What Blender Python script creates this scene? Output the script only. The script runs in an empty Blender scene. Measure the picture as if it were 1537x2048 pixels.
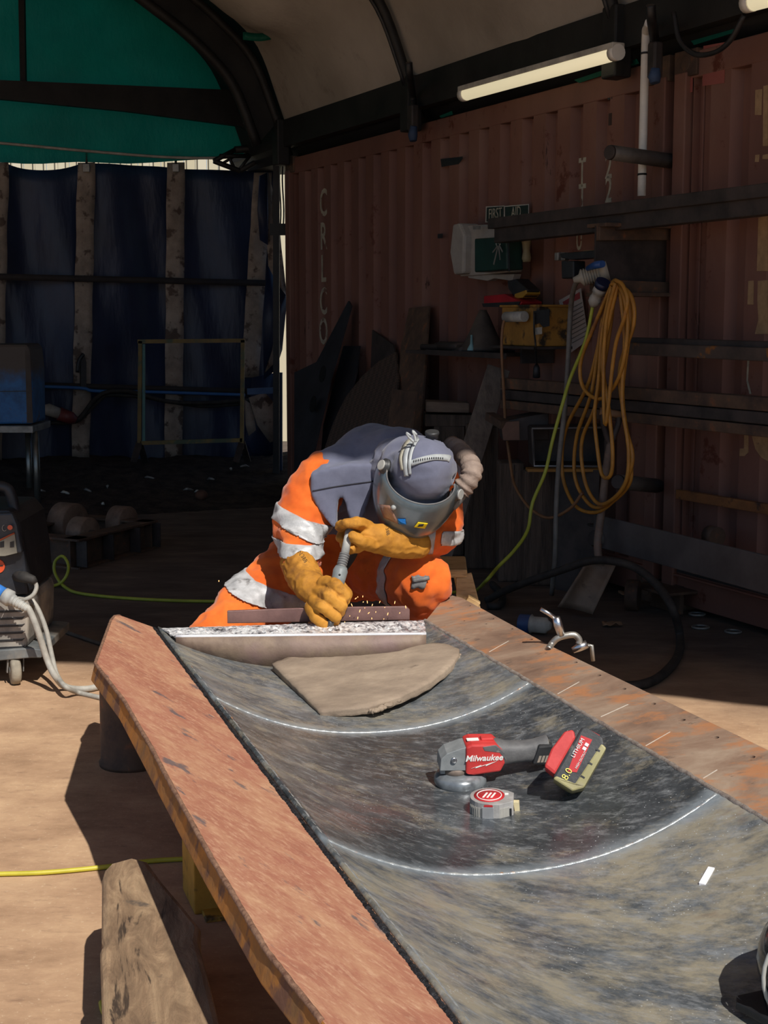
import bpy, bmesh, math, random
from mathutils import Vector, Matrix, noise
from mathutils.geometry import tessellate_polygon
V = Vector
random.seed(7)
SC = bpy.context.scene
COL = SC.collection

# ------------------------------------------------------------------ camera
W, H_PX, FPX = 1537.0, 2048.0, 2900.0
CAM_Z = 1.41
PITCH = math.atan(394.0 / FPX)
cam_d = bpy.data.cameras.new('camera')
cam = bpy.data.objects.new('camera', cam_d)
COL.objects.link(cam)
cam.location = (0, 0, CAM_Z)
cam.rotation_euler = (math.pi / 2 - PITCH, 0, 0)
cam_d.sensor_fit = 'VERTICAL'
cam_d.sensor_height = 36.0
cam_d.lens = FPX / H_PX * 36.0
cam_d.clip_start = 0.05
SC.camera = cam

# ------------------------------------------------------------------ light
LDIR = V((-0.355, 0.778, -1.0))
sun_d = bpy.data.lights.new('sun', 'SUN')
sun_d.energy = 4.8
sun_d.angle = math.radians(0.6)
sun_d.color = (1.0, 0.95, 0.88)
sun = bpy.data.objects.new('sun', sun_d)
COL.objects.link(sun)
sun.rotation_euler = LDIR.to_track_quat('-Z', 'Y').to_euler()
sun.location = (3, -6, 9)

world = bpy.data.worlds.new('sky')
SC.world = world
world.use_nodes = True
wn = world.node_tree
wn.nodes.clear()
w_out = wn.nodes.new('ShaderNodeOutputWorld')
w_bg = wn.nodes.new('ShaderNodeBackground')
w_sky = wn.nodes.new('ShaderNodeTexSky')
w_sky.sky_type = 'HOSEK_WILKIE'
w_sky.sun_direction = (-LDIR).normalized()
w_sky.turbidity = 3.0
w_sky.ground_albedo = 0.3
w_bg.inputs['Strength'].default_value = 2.4
wn.links.new(w_sky.outputs[0], w_bg.inputs[0])
wn.links.new(w_bg.outputs[0], w_out.inputs[0])

SC.view_settings.view_transform = 'Standard'
SC.view_settings.look = 'None'
SC.view_settings.gamma = 1.0
SC.view_settings.exposure = 0.0
SC.view_settings.use_curve_mapping = False
SC.cycles.max_bounces = 8
SC.cycles.diffuse_bounces = 5
SC.cycles.sample_clamp_indirect = 6.0

# ------------------------------------------------------------------ where things stand
def ray(px, py):
    u = (px - W / 2) / FPX
    v = (py - H_PX / 2) / FPX
    c, s = math.cos(PITCH), math.sin(PITCH)
    return V((u, c - v * s, -s - v * c))
def at_z(px, py, z):
    d = ray(px, py)
    return V((0, 0, CAM_Z)) + d * ((z - CAM_Z) / d.z)
def at_y(px, py, Y):
    d = ray(px, py)
    return V((0, 0, CAM_Z)) + d * (Y / d.y)
# container wall: along T (away), inward normal N
C0 = V((1.29, 7.17, 0))
T = V((-0.465, 1, 0)).normalized()
N = V((-T.y, T.x, 0))
if N.x > 0: N = -N
UP = V((0, 0, 1))
def wall(t, off, z): return C0 + T * t + N * off + UP * z
def on_wall(px, py, off=0.0):
    d = ray(px, py)
    o = V((0, 0, CAM_Z))
    k = ((C0 + N * off) - o).dot(N) / d.dot(N)
    p = o + d * k
    return (p - C0).dot(T), p.z
def wall_px(px, py, off=0.0):
    t, z = on_wall(px, py, off)
    return wall(t, off, z)

# ------------------------------------------------------------------ materials
def lin(c):
    if isinstance(c, str):
        c = [int(c[i:i + 2], 16) / 255 for i in (0, 2, 4)]
        return tuple(x / 12.92 if x <= .04045 else ((x + .055) / 1.055) ** 2.4 for x in c)
    return tuple(c)
class NT:
    def __init__(s, name):
        s.m = bpy.data.materials.new(name)
        s.m.use_nodes = True
        s.t = s.m.node_tree
        s.b = s.t.nodes['Principled BSDF']
        s.out = s.t.nodes['Material Output']
        s.tc = s.t.nodes.new('ShaderNodeTexCoord')
    def n(s, kind, **kw):
        x = s.t.nodes.new('ShaderNode' + kind)
        for k, v in kw.items():
            if k[0] == 'i' and k[1:].isdigit(): x.inputs[int(k[1:])].default_value = v
            elif k in x.inputs.keys(): x.inputs[k].default_value = v
            else: setattr(x, k, v)
        return x
    def l(s, a, b): s.t.links.new(a, b)
    def coord(s, stretch=(1, 1, 1), rot=(0, 0, 0)):
        mp = s.n('Mapping', vector_type='TEXTURE')
        mp.inputs['Scale'].default_value = [1 / q for q in stretch]
        mp.inputs['Rotation'].default_value = rot
        s.l(s.tc.outputs['Object'], mp.inputs[0])
        return mp.outputs[0]
    def noise(s, scale, detail=5, rough=.6, stretch=(1, 1, 1), rot=(0, 0, 0), dist=0):
        x = s.n('TexNoise')
        x.inputs['Scale'].default_value = scale
        x.inputs['Detail'].default_value = detail
        x.inputs['Roughness'].default_value = rough
        x.inputs['Distortion'].default_value = dist
        s.l(s.coord(stretch, rot), x.inputs['Vector'])
        return x.outputs['Fac']
    def ramp(s, src, stops):
        r = s.n('ValToRGB')
        e = r.color_ramp.elements
        while len(e) < len(stops): e.new(.5)
        for el, (p, c) in zip(e, stops):
            el.position = p
            el.color = (*lin(c), 1) if not isinstance(c, (int, float)) else (c, c, c, 1)
        s.l(src, r.inputs[0])
        return r.outputs[0]
    def mix(s, fac, a, b, blend='MIX'):
        x = s.n('Mix', data_type='RGBA', blend_type=blend)
        for k, v in ((0, fac), (6, a), (7, b)):
            if hasattr(v, 'is_output'): s.l(v, x.inputs[k])
            elif k == 0: x.inputs[0].default_value = v
            else: x.inputs[k].default_value = (*lin(v), 1)
        return x.outputs[2]
    def math(s, op, a, b):
        x = s.n('Math', operation=op)
        for k, v in ((0, a), (1, b)):
            if hasattr(v, 'is_output'): s.l(v, x.inputs[k])
            else: x.inputs[k].default_value = v
        return x.outputs[0]
    def base(s, c):
        if hasattr(c, 'is_output'): s.l(c, s.b.inputs['Base Color'])
        else: s.b.inputs['Base Color'].default_value = (*lin(c), 1)
    def bump(s, h, strength=.3, dist=.01):
        x = s.n('Bump')
        x.inputs['Strength'].default_value = strength
        x.inputs['Distance'].default_value = dist
        s.l(h, x.inputs['Height'])
        s.l(x.outputs[0], s.b.inputs['Normal'])
    def set(s, rough=None, metal=None, **kw):
        for k, v in (('Roughness', rough), ('Metallic', metal), *kw.items()):
            if v is None: continue
            if hasattr(v, 'is_output'): s.l(v, s.b.inputs[k])
            else: s.b.inputs[k].default_value = v
_mc = {}
def mat(name, c1, c2=None, scale=6, rough=.6, metal=0., bump=0., bdist=.01, stretch=(1, 1, 1), lo=.35, hi=.65, c3=None, s3=25, spec=.5, detail=6, t3=(.6, .7)):
    if name in _mc: return _mc[name]
    k = NT(name)
    if c2 is None: k.base(c1)
    else:
        f = k.noise(scale, detail, .65, stretch)
        c = k.ramp(f, [(lo, c1), (hi, c2)])
        if c3 is not None:
            g = k.ramp(k.noise(s3, 4, .6, stretch), [(t3[0], 0.), (t3[1], 1.)])
            c = k.mix(g, c, c3)
        k.base(c)
        if bump: k.bump(k.noise(scale * 4, 4, .6, stretch), bump, bdist)
    k.set(rough, metal, **{'Specular IOR Level': spec})
    _mc[name] = k.m
    return k.m

# ------------------------------------------------------------------ mesh building
class MB:
    def __init__(s): s.v, s.f, s.sm = [], [], []
    def add(s, vs, fs, smooth=False, M=None):
        o = len(s.v)
        for p in vs:
            p = V(p)
            s.v.append(M @ p if M is not None else p)
        for f in fs:
            s.f.append([i + o for i in f]); s.sm.append(smooth)
        return s
    def box(s, c, size, M=None):
        cx, cy, cz = c; a, b, d = size[0] / 2, size[1] / 2, size[2] / 2
        vs = [(cx + i * a, cy + j * b, cz + k * d) for i in (-1, 1) for j in (-1, 1) for k in (-1, 1)]
        return s.add(vs, [(0, 1, 3, 2), (4, 6, 7, 5), (0, 4, 5, 1), (2, 3, 7, 6), (0, 2, 6, 4), (1, 5, 7, 3)], M=M)
    def beam(s, p, q, w, h, up=UP):
        p, q = V(p), V(q)
        d = (q - p).normalized()
        x = d.cross(up).normalized(); u = x.cross(d)
        vs = [e + x * (i * w / 2) + u * (k * h / 2) for e in (p, q) for i, k in ((-1, -1), (1, -1), (1, 1), (-1, 1))]
        return s.add(vs, [(3, 2, 1, 0), (4, 5, 6, 7), (0, 1, 5, 4), (1, 2, 6, 5), (2, 3, 7, 6), (3, 0, 4, 7)])
    def tube(s, pts, r, n=10, caps=True, closed=False, flat=None):
        pts = [V(p) for p in pts]
        rr = r if isinstance(r, (list, tuple)) else [r] * len(pts)
        m = len(pts)
        tang = []
        for i in range(m):
            if closed: a, b = pts[i - 1], pts[(i + 1) % m]
            else: a, b = pts[max(i - 1, 0)], pts[min(i + 1, m - 1)]
            tang.append((b - a).normalized() if (b - a).length > 1e-9 else V((0, 0, 1)))
        ref = V((0, 0, 1)) if abs(tang[0].z) < .9 else V((1, 0, 0))
        nrm = (ref - tang[0] * ref.dot(tang[0])).normalized()
        vs, fs = [], []
        for i in range(m):
            nrm = nrm - tang[i] * nrm.dot(tang[i])
            nrm = nrm.normalized() if nrm.length > 1e-6 else tang[i].orthogonal().normalized()
            bi = tang[i].cross(nrm)
            for k in range(n):
                a = 2 * math.pi * k / n
                vs.append(pts[i] + (nrm * math.cos(a) + bi * math.sin(a)) * rr[i])
        for i in range(m if closed else m - 1):
            j = (i + 1) % m
            for k in range(n):
                fs.append((i * n + k, i * n + (k + 1) % n, j * n + (k + 1) % n, j * n + k))
        s.add(vs, fs, True)
        if caps and not closed:
            o = len(s.v) - m * n
            s.f.append([o + k for k in range(n)][::-1]); s.sm.append(False)
            s.f.append([o + (m - 1) * n + k for k in range(n)]); s.sm.append(False)
        return s
    def cyl(s, p, q, r, n=20, r2=None): return s.tube([p, q], [r, r if r2 is None else r2], n)
    def lathe(s, p, ax, prof, n=24, smooth=True):
        # prof: (along, radius)
        p, ax = V(p), V(ax).normalized()
        x = ax.orthogonal().normalized(); y = ax.cross(x)
        vs, fs = [], []
        for (h, r) in prof:
            for k in range(n):
                a = 2 * math.pi * k / n
                vs.append(p + ax * h + (x * math.cos(a) + y * math.sin(a)) * max(r, 1e-5))
        for i in range(len(prof) - 1):
            for k in range(n):
                fs.append((i * n + k, i * n + (k + 1) % n, (i + 1) * n + (k + 1) % n, (i + 1) * n + k))
        s.add(vs, fs, smooth)
        o = len(s.v) - len(vs)
        s.f.append([o + k for k in range(n)][::-1]); s.sm.append(False)
        s.f.append([o + (len(prof) - 1) * n + k for k in range(n)]); s.sm.append(False)
        return s
    def prism(s, poly, ext):
        # poly: planar list of 3D points, ext: extrusion vector
        poly = [V(p) for p in poly]; ext = V(ext); n = len(poly)
        tri = tessellate_polygon([poly])
        o = len(s.v)
        s.v += poly + [p + ext for p in poly]
        for t in tri:
            s.f.append([o + i for i in t]); s.sm.append(False)
            s.f.append([o + n + i for i in t][::-1]); s.sm.append(False)
        for i in range(n):
            j = (i + 1) % n
            s.f.append([o + i, o + j, o + n + j, o + n + i]); s.sm.append(False)
        return s
    def grid(s, rows, smooth=True, closed_u=False):
        m, n = len(rows), len(rows[0])
        vs = [p for r in rows for p in r]
        fs = []
        for i in range(m - 1):
            for k in range(n if closed_u else n - 1):
                kk = (k + 1) % n
                fs.append((i * n + k, i * n + kk, (i + 1) * n + kk, (i + 1) * n + k))
        return s.add(vs, fs, smooth)
    def ball(s, c, r, n=16, m=10, M=None):
        c = V(c); rr = V(r) if not isinstance(r, (int, float)) else V((r, r, r))
        rows = []
        for i in range(m + 1):
            th = math.pi * i / m
            rows.append([V((rr.x * math.sin(th) * math.cos(2 * math.pi * k / n), rr.y * math.sin(th) * math.sin(2 * math.pi * k / n), rr.z * math.cos(th))) for k in range(n)])
        rows = [[(M @ p if M is not None else p) + c for p in r_] for r_ in rows]
        return s.grid(rows, True, True)
    def mesh(s, name='m', origin=V((0, 0, 0)), fix=True):
        me = bpy.data.meshes.new(name)
        me.from_pydata([v - origin for v in s.v], [], s.f)
        me.polygons.foreach_set('use_smooth', s.sm)
        if fix:
            bm = bmesh.new(); bm.from_mesh(me)
            bmesh.ops.remove_doubles(bm, verts=bm.verts, dist=1e-5)
            bmesh.ops.recalc_face_normals(bm, faces=bm.faces)
            bm.to_mesh(me); bm.free()
        me.update()
        return me

def root_loc(p):
    while p.parent: p = p.parent
    return V(p.location)
def add(name, mb, m, parent=None, bevel=0, loc=None, smooth=False, solid=0, subsurf=0, fix=True):
    """link one mesh object; mesh coordinates are world coordinates"""
    if parent is not None: org = root_loc(parent)
    else: org = V(loc) if loc is not None else sum(mb.v, V((0, 0, 0))) / max(1, len(mb.v))
    me = mb.mesh(name, org, fix)
    me.materials.append(m)
    if smooth: me.polygons.foreach_set('use_smooth', [True] * len(me.polygons))
    o = bpy.data.objects.new(name, me)
    COL.objects.link(o)
    if parent is not None: o.parent = parent
    else: o.location = org
    if solid:
        md = o.modifiers.new('thick', 'SOLIDIFY'); md.thickness = solid; md.offset = 0
    if bevel:
        md = o.modifiers.new('bevel', 'BEVEL'); md.width = bevel; md.segments = 2; md.limit_method = 'ANGLE'
        md.angle_limit = math.radians(40)
    if subsurf:
        md = o.modifiers.new('sub', 'SUBSURF'); md.levels = subsurf; md.render_levels = subsurf
    return o
def tag(o, label=None, cat=None, group=None, kind=None):
    if label: o['label'] = label
    if cat: o['category'] = cat
    if group: o['group'] = group
    if kind: o['kind'] = kind
    return o
def thing(name, loc, label, cat, group=None):
    o = bpy.data.objects.new(name, None)
    COL.objects.link(o)
    o.location = V(loc)
    o.empty_display_size = .05
    return tag(o, label, cat, group)
def struct(name, mb, m, **kw):
    return tag(add(name, mb, m, **kw), kind='structure')

def curve(pts, n=8):
    """smooth path through points (Catmull-Rom)"""
    P = [V(p) for p in pts]
    P = [P[0] * 2 - P[1]] + P + [P[-1] * 2 - P[-2]]
    out = []
    for i in range(1, len(P) - 2):
        a, b, c, d = P[i - 1:i + 3]
        for k in range(n):
            t = k / n
            out.append(.5 * ((2 * b) + (c - a) * t + (2 * a - 5 * b + 4 * c - d) * t * t + (3 * b - a - 3 * c + d) * t ** 3))
    out.append(P[-2])
    return out
def frame(o, x, y, z):
    return Matrix(((x[0], y[0], z[0], o[0]), (x[1], y[1], z[1], o[1]), (x[2], y[2], z[2], o[2]), (0, 0, 0, 1)))
def text_mb(body, size, M, depth=.0006, shear=0, align='CENTER', bold=0):
    cu = bpy.data.curves.new('t', 'FONT')
    cu.body = body; cu.size = size; cu.extrude = depth; cu.shear = shear
    cu.align_x = align; cu.align_y = 'CENTER'; cu.resolution_u = 3; cu.offset = bold
    o = bpy.data.objects.new('t', cu); COL.objects.link(o)
    bpy.context.view_layer.update()
    me = bpy.data.meshes.new_from_object(o.evaluated_get(bpy.context.evaluated_depsgraph_get()))
    mb = MB().add([v.co.copy() for v in me.vertices], [tuple(p.vertices) for p in me.polygons], M=M)
    bpy.data.objects.remove(o); bpy.data.curves.remove(cu); bpy.data.meshes.remove(me)
    return mb
def remesh(mb, voxel, smooth_it=4, fac=.5):
    """fuse overlapping closed volumes into one continuous surface; returns MB"""
    me = mb.mesh('tmp')
    o = bpy.data.objects.new('tmp', me); COL.objects.link(o)
    md = o.modifiers.new('r', 'REMESH'); md.mode = 'VOXEL'; md.voxel_size = voxel
    sm = o.modifiers.new('s', 'SMOOTH'); sm.iterations = smooth_it; sm.factor = fac
    bpy.context.view_layer.update()
    ev = o.evaluated_get(bpy.context.evaluated_depsgraph_get())
    m2 = bpy.data.meshes.new_from_object(ev)
    r = MB().add([v.co.copy() for v in m2.vertices], [tuple(p.vertices) for p in m2.polygons], True)
    r.normals = [v.normal.copy() for v in m2.vertices]
    bpy.data.objects.remove(o); bpy.data.meshes.remove(me); bpy.data.meshes.remove(m2)
    return r
def capsule(mb, p, q, r1, r2, n=20):
    p, q = V(p), V(q)
    d = (q - p); L = d.length; d = d / L if L > 1e-6 else V((0, 0, 1))
    pts, rr = [], []
    for k in range(6):
        a = math.pi / 2 * (1 - k / 6)
        pts.append(p - d * (r1 * math.sin(a))); rr.append(max(r1 * math.cos(a), .0005))
    for k in range(5):
        t = k / 4
        pts.append(p.lerp(q, t)); rr.append(r1 + (r2 - r1) * t)
    for k in range(1, 7):
        a = math.pi / 2 * k / 6
        pts.append(q + d * (r2 * math.sin(a))); rr.append(max(r2 * math.cos(a), .0005))
    return mb.tube(pts, rr, n)
def nz(p, s, seed=0): return noise.noise(V(p) * s + V((seed * 7.3, seed * 3.1, seed * 5.7)))
# ------------------------------------------------------------------ named materials
m_black = mat('black_plastic', '17181b', '26272a', 12, .5, bump=.1)
m_rubber = mat('dark_rubber', '1b1a1a', '35312d', 20, .75, bump=.2, bdist=.002)
m_darksteel = mat('sooty_steel', '322f2e', '4f4643', 7, .6, .4, bump=.1)
m_rustdark = mat('rusty_dark_steel', '44362f', '66503f', 9, .75, .2, bump=.25, bdist=.004, c3='7d5138', s3=18)
m_tent_frame = mat('dark_frame_steel', '1b1c1d', '2b2b2b', 5, .6, .3)
m_bright = mat('bright_steel', 'b9b9bb', 'e2e2e4', 40, .28, 1.0, bump=.15, bdist=.002)
m_galv = mat('galvanised_pipe', '777672', '9b9892', 14, .5, .6)
m_grey = mat('dusty_grey_plastic', '8d8f8e', 'b4b2aa', 14, .6)
m_white = mat('white_paint', 'c9c8c2', 'dedcd4', 8, .5)
m_white_dirty = mat('dirty_white', '8f8d86', 'bdbab0', 8, .55)
m_timber_dark = mat('blackened_timber', '43372e', '68574a', 5, .85, bump=.4, stretch=(6, 6, .6), c3='2c2420', s3=6)
m_timber_pale = mat('pale_pine', 'b08d5c', 'd2b283', 7, .7, bump=.15, stretch=(1, 6, 6), c3='8a6a42', s3=5)

# floor: tan dust out front, soot and steel dust further in
k = NT('dusty_concrete')
c = k.ramp(k.noise(3.2, 10, .7, (1, 1.5, 1)), [(.28, '93755b'), (.48, 'b19072'), (.7, 'cbaa87')])
c = k.mix(k.math('MULTIPLY', k.ramp(k.noise(14, 6, .7, (1, 2.5, 1)), [(.56, 0.), (.7, 1.)]), .45), c, '7c6251')
c = k.mix(k.math('MULTIPLY', k.ramp(k.noise(70, 3, .6), [(.62, 0.), (.68, 1.)]), .35), c, 'd6bfa1')
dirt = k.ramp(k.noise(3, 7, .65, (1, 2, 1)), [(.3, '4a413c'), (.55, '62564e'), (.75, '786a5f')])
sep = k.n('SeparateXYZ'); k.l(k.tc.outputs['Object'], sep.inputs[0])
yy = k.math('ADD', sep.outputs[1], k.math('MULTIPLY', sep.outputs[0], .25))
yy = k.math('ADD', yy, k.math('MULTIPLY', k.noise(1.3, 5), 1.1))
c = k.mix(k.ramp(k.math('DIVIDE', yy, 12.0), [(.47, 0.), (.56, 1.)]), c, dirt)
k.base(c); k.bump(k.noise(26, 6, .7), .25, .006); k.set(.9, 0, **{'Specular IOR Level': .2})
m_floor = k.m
m_soil = mat('black_soil', '2c2826', '4b423c', 9, .95, bump=.8, bdist=.02, c3='4a4038', s3=60, t3=(.64, .7), spec=.1)

k = NT('container_paint')
c = k.ramp(k.noise(1.6, 7, .6, (1, 1, .5)), [(.3, '64453d'), (.55, '765247'), (.75, '816255')])
c = k.mix(k.ramp(k.noise(5, 8, .7), [(.60, 0.), (.66, 1.)]), c, '5a2f22')
c = k.mix(k.ramp(k.noise(8, 6, .7, (1, 1, .25)), [(.66, 0.), (.7, 1.)]), c, '43281f')
k.base(c); k.bump(k.noise(30, 5), .15, .004); k.set(.62, 0, **{'Specular IOR Level': .35})
m_container = k.m
m_letter = mat('worn_cream_lettering', '8d897c', 'b1ab98', 20, .7, c3='6b4f45', s3=14, t3=(.6, .64))
m_letter2 = mat('worn_tan_lettering', '8f7454', 'a98a66', 20, .7, c3='6b4f45', s3=9, t3=(.62, .66))

# ------------------------------------------------------------------ floor
fl = MB()
rows = [[V((x, y, 0)) for x in (-30, -6, -3, 0, 3, 6, 30)] for y in (-40, -10, 0, 3, 6, 9, 12, 16, 24)]
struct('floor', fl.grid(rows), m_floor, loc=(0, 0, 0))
TSEAM = on_wall(1338, 640)[0]
TFAR = on_wall(578, 640)[0]
TG = TFAR + 1.0                      # plane of the gable
def at_c(px, py, d=0.0):
    # point on the plane of the back curtain, d metres in front of it
    r_ = ray(px, py); o_ = V((0, 0, CAM_Z))
    return o_ + r_ * ((wall(TG + .15 - d, 0, 0) - o_).dot(T) / r_.dot(T))
# heaped soil in front of the curtain
def heap_z(x, y):
    tt_ = (V((x, y, 0)) - C0).dot(T)
    e = min(1, max(0, (tt_ - (TG - 2.0)) / 1.9)); e = e * e * (3 - 2 * e)
    ex = min(1, max(0, (0.05 - x) / .7)) * min(1, max(0, (x + 4.2) / .3))
    return e * ex * (.19 + .03 * max(0, -1 - x) + .05 * nz((x, y, 0), 1.7) + .03 * nz((x, y, 0), 6) + .012 * nz((x, y, 0), 22)) + (-.01 if e * ex < .04 else 0)
def on_soil(px, py, up=.0):
    z = 0
    for _ in range(30):
        p = at_z(px, py, z + up); z = z * .5 + max(0, heap_z(p.x, p.y)) * .5
    return p
rows = []
for i in range(60):
    y = 8.6 + i * 4.2 / 59
    row = []
    for j in range(90):
        x = -4.2 + j * 4.3 / 89
        row.append(V((x, y, heap_z(x, y))))
    rows.append(row)
tag(add('soil_heap', MB().grid(rows), m_soil), 'low bank of black soil heaped along the foot of the navy curtain', 'soil', kind='stuff')

# ------------------------------------------------------------------ shipping containers
def corrugated(t0, t1, z0, z1, n):
    prof = []
    p = (t1 - t0) / n
    for i in range(n):
        a = t0 + p * i
        prof += [(a + p * .04, 0), (a + p * .54, 0), (a + p * .64, -.05), (a + p * .94, -.05)]
    prof = [(t0, 0)] + prof + [(t1, -.05), (t1, 0)]
    mb = MB()
    rows = [[wall(t, o, z) for t, o in prof] for z in (z0, z1)]
    return mb.grid(rows, False)
CH = 2.62
def container(name, t0, t1, n, label):
    c = thing(name, wall((t0 + t1) / 2, -.6, 0), label, 'shipping container', 'rust red shipping containers')
    add('side_panel', corrugated(t0 + .13, t1 - .13, .16, CH - .12, n), m_container, c, solid=.004)
    mb = MB(); mb.beam(wall(t0 + .1, -.03, CH - .07), wall(t1 - .1, -.03, CH - .07), .07, .12)
    add('top_rail', mb, m_container, c, bevel=.006)
    mb = MB()
    mb.beam(wall(t0 + .1, -.03, .11), wall(t1 - .1, -.03, .11), .07, .16)
    mb.beam(wall(t0 + .1, .012, .17), wall(t1 - .1, .012, .17), .03, .012)
    add('bottom_rail', mb, m_container, c, bevel=.005)
    for tt, sg in ((t0, 1), (t1, -1)):
        mb = MB()
        mb.beam(wall(tt + sg * .06, -.03, .1), wall(tt + sg * .06, -.03, CH - .1), .12, .09, T)
        mb.beam(wall(tt + sg * .125, -.045, .1), wall(tt + sg * .125, -.045, CH - .1), .012, .06, T)
        add('corner_post', mb, m_container, c, bevel=.006)
        for zz in (.06, CH - .06):
            mb = MB().box((0, 0, 0), (.17, .16, .12), frame(wall(tt + sg * .085, -.06, zz), T, N, UP))
            mb.lathe(wall(tt + sg * .085, .015, zz), N, [(0, .035), (.008, .035)], 14)
            add('corner_casting', mb, m_rustdark, c, bevel=.008)
    mb = MB()
    for zz, o in ((CH - .02, -1.2), (.12, -1.2)):
        mb.box((0, 0, 0), (t1 - t0 - .2, 2.3, .03), frame(wall((t0 + t1) / 2, o, zz), T, N, UP))
    add('roof_and_deck', mb, m_container, c)
    mb = MB()
    for tt in (t0 + .05, t1 - .05):
        mb.box((0, 0, 0), (.04, 2.3, CH - .2), frame(wall(tt, -1.2, CH / 2), T, N, UP))
    mb.box((0, 0, 0), (t1 - t0 - .2, .04, CH - .2), frame(wall((t0 + t1) / 2, -2.35, CH / 2), T, N, UP))
    add('end_walls', mb, m_container, c)
    return c
cont_a = container('shipping_container', TSEAM + .02, TFAR, 19, 'rust red corrugated container further from the camera with vertical pale letters')
cont_b = container('shipping_container', TSEAM - 5.9, TSEAM - .02, 20, 'rust red corrugated container at the right edge behind the stacked long bars')
# forklift pocket scallops on the near bottom rail
mb = MB()
for px, py in ((1392, 1158), (1462, 1180), (1530, 1203)):
    t, z = on_wall(px, py)
    pts = [wall(t + .13 * math.cos(a), .013, .185 + .07 * math.sin(a)) for a in [math.pi * i / 10 for i in range(11)]]
    mb.prism(pts, N * .003)
add('drain_scallop', mb, m_black, cont_b)

def wall_text(parent, body, px, py, h, m, off=.003, name='lettering', narrow=1.0):
    t, z = on_wall(px, py)
    M = frame(wall(t, off, z), -T * narrow, UP, N)
    return add(name, text_mb(body, h * 1.39, M, .0008, bold=h * .02), m, parent)
for ch, y in zip('CRLCO', (408, 475, 540, 605, 665)):
    wall_text(cont_a, ch, 648, y, .20, m_letter, name='letter', narrow=.75)
for y in (348, 400): wall_text(cont_a, 'T', 1166, y, .15, m_letter, name='letter', narrow=.55)
for y in (334, 382): wall_text(cont_a, '2', 1219, y, .13, m_letter, name='letter', narrow=.7)
wall_text(cont_a, 'U', 1160, 480, .12, m_letter, name='letter', narrow=.5)
wall_text(cont_a, 'GT', 1222, 190, .05, m_black, name='letter', narrow=.6)
wall_text(cont_a, 'III', 1222, 240, .06, m_black, name='letter', narrow=.5)
def wall_patch(parent, pxs, m, off=.003, name='lettering_patch'):
    return add(name, MB().prism([wall_px(x, y, off) for x, y in pxs], N * .0012), m, parent)
for q in ([(1512, 180), (1526, 178), (1524, 230), (1511, 230)], [(1528, 172), (1537, 170), (1537, 292), (1527, 292)],
          [(1512, 310), (1520, 309), (1519, 324), (1511, 324)], [(1527, 310), (1537, 308), (1537, 318), (1526, 318)],
          [(1518, 435), (1537, 431), (1537, 542), (1515, 542)],
          [(1498, 562), (1509, 561), (1508, 609), (1496, 609)], [(1517, 562), (1537, 560), (1537, 668), (1511, 668), (1518, 640), (1516, 600)]):
    wall_patch(cont_b, q, m_letter2)
wall_patch(cont_b, [(1490, 868), (1498, 868), (1498, 905), (1490, 912), (1480, 912), (1481, 897), (1489, 897)], m_letter2)
wall_patch(cont_b, [(1505, 872), (1537, 874), (1537, 922), (1524, 915), (1512, 898)], m_letter2)
wall_patch(cont_b, [(1496, 718), (1500, 718), (1497, 760), (1504, 788), (1500, 788), (1494, 762)], m_letter)
# paint scuffs and torch marks on the far container
for q in ([(882, 318), (926, 313), (926, 317), (918, 328), (884, 334)], [(876, 468), (886, 467), (886, 476), (876, 477)], [(911, 466), (924, 465), (924, 476), (912, 477)]):
    wall_patch(cont_a, q, m_black, name='scorch_mark')
wall_patch(cont_b, [(1352, 106), (1388, 98), (1386, 184), (1353, 190)], mat('fresh_pink_paint', '8a4a44', '95554d', 6, .6), name='paint_patch')
wall_patch(cont_b, [(1408, 92), (1452, 84), (1450, 166), (1406, 172)], mat('fresh_pink_paint', 0, 0), name='paint_patch')

# ------------------------------------------------------------------ tent
PROF = [(0, 2.70), (.12, 3.02), (.29, 3.40), (.55, 3.66), (.85, 3.87), (1.5, 4.25), (2.5, 4.66), (3.5, 4.93), (4.2, 5.02),
        (4.9, 4.93), (5.9, 4.66), (6.9, 4.25), (7.55, 3.87), (8.1, 3.40), (8.4, 2.70)]
PROFC = [(p.x, p.z) for p in curve([(a, 0, b) for a, b in PROF], 5)]
RT = [TFAR - .12, TFAR - .12 - 2.28, TFAR - .12 - 4.56]      # rafters, back to front
def front_t(s, z):
    # front hem of the canopy, cut so that its shade meets the floor where it does
    b = wall(0, s, 0)
    x0, y0 = b.x + LDIR.x * z, b.y + LDIR.y * z
    # y0 + t*Ty = 5.84 - .196*(x0 + t*Tx + 1.35)
    return (5.84 - .196 * (x0 + 1.35) - y0) / (T.y + .196 * T.x)
k = NT('grubby_canopy_cloth')
c = k.ramp(k.noise(.9, 6, .6), [(.3, '8a837a'), (.7, 'b3aca2')])
c = k.mix(k.ramp(k.noise(2.6, 6, .7), [(.6, 0.), (.75, .6)]), c, '5d554c')
k.base(c); k.bump(k.noise(5, 5, .6), .25, .03); k.set(.8, 0)
m_canopy = k.m
mb = MB(); rows = []
NT_ = 56
for s, z in PROFC:
    tf = front_t(s, z) ; tb = TFAR - .12
    row = []
    for i in range(NT_ + 1):
        t = tb + (tf - tb) * i / NT_
        # sag between rafters
        ph = ((RT[0] - t) / 2.28) % 1.0
        sag = 4 * ph * (1 - ph)
        e = min(1, s / .5) * min(1, (8.4 - s) / .5)
        d = -.16 * sag * e + .06 * nz((t, s * 1.5, 0), 1.4) * e
        d += .08 * e * sag * math.sin(5.5 * s + 6 * ph) * math.exp(-s * .6)
        row.append(wall(t, s + d * -.5, z + d))
    rows.append(row)
struct('ceiling', mb.grid(rows), m_canopy, loc=(0, 6, 4))
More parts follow.
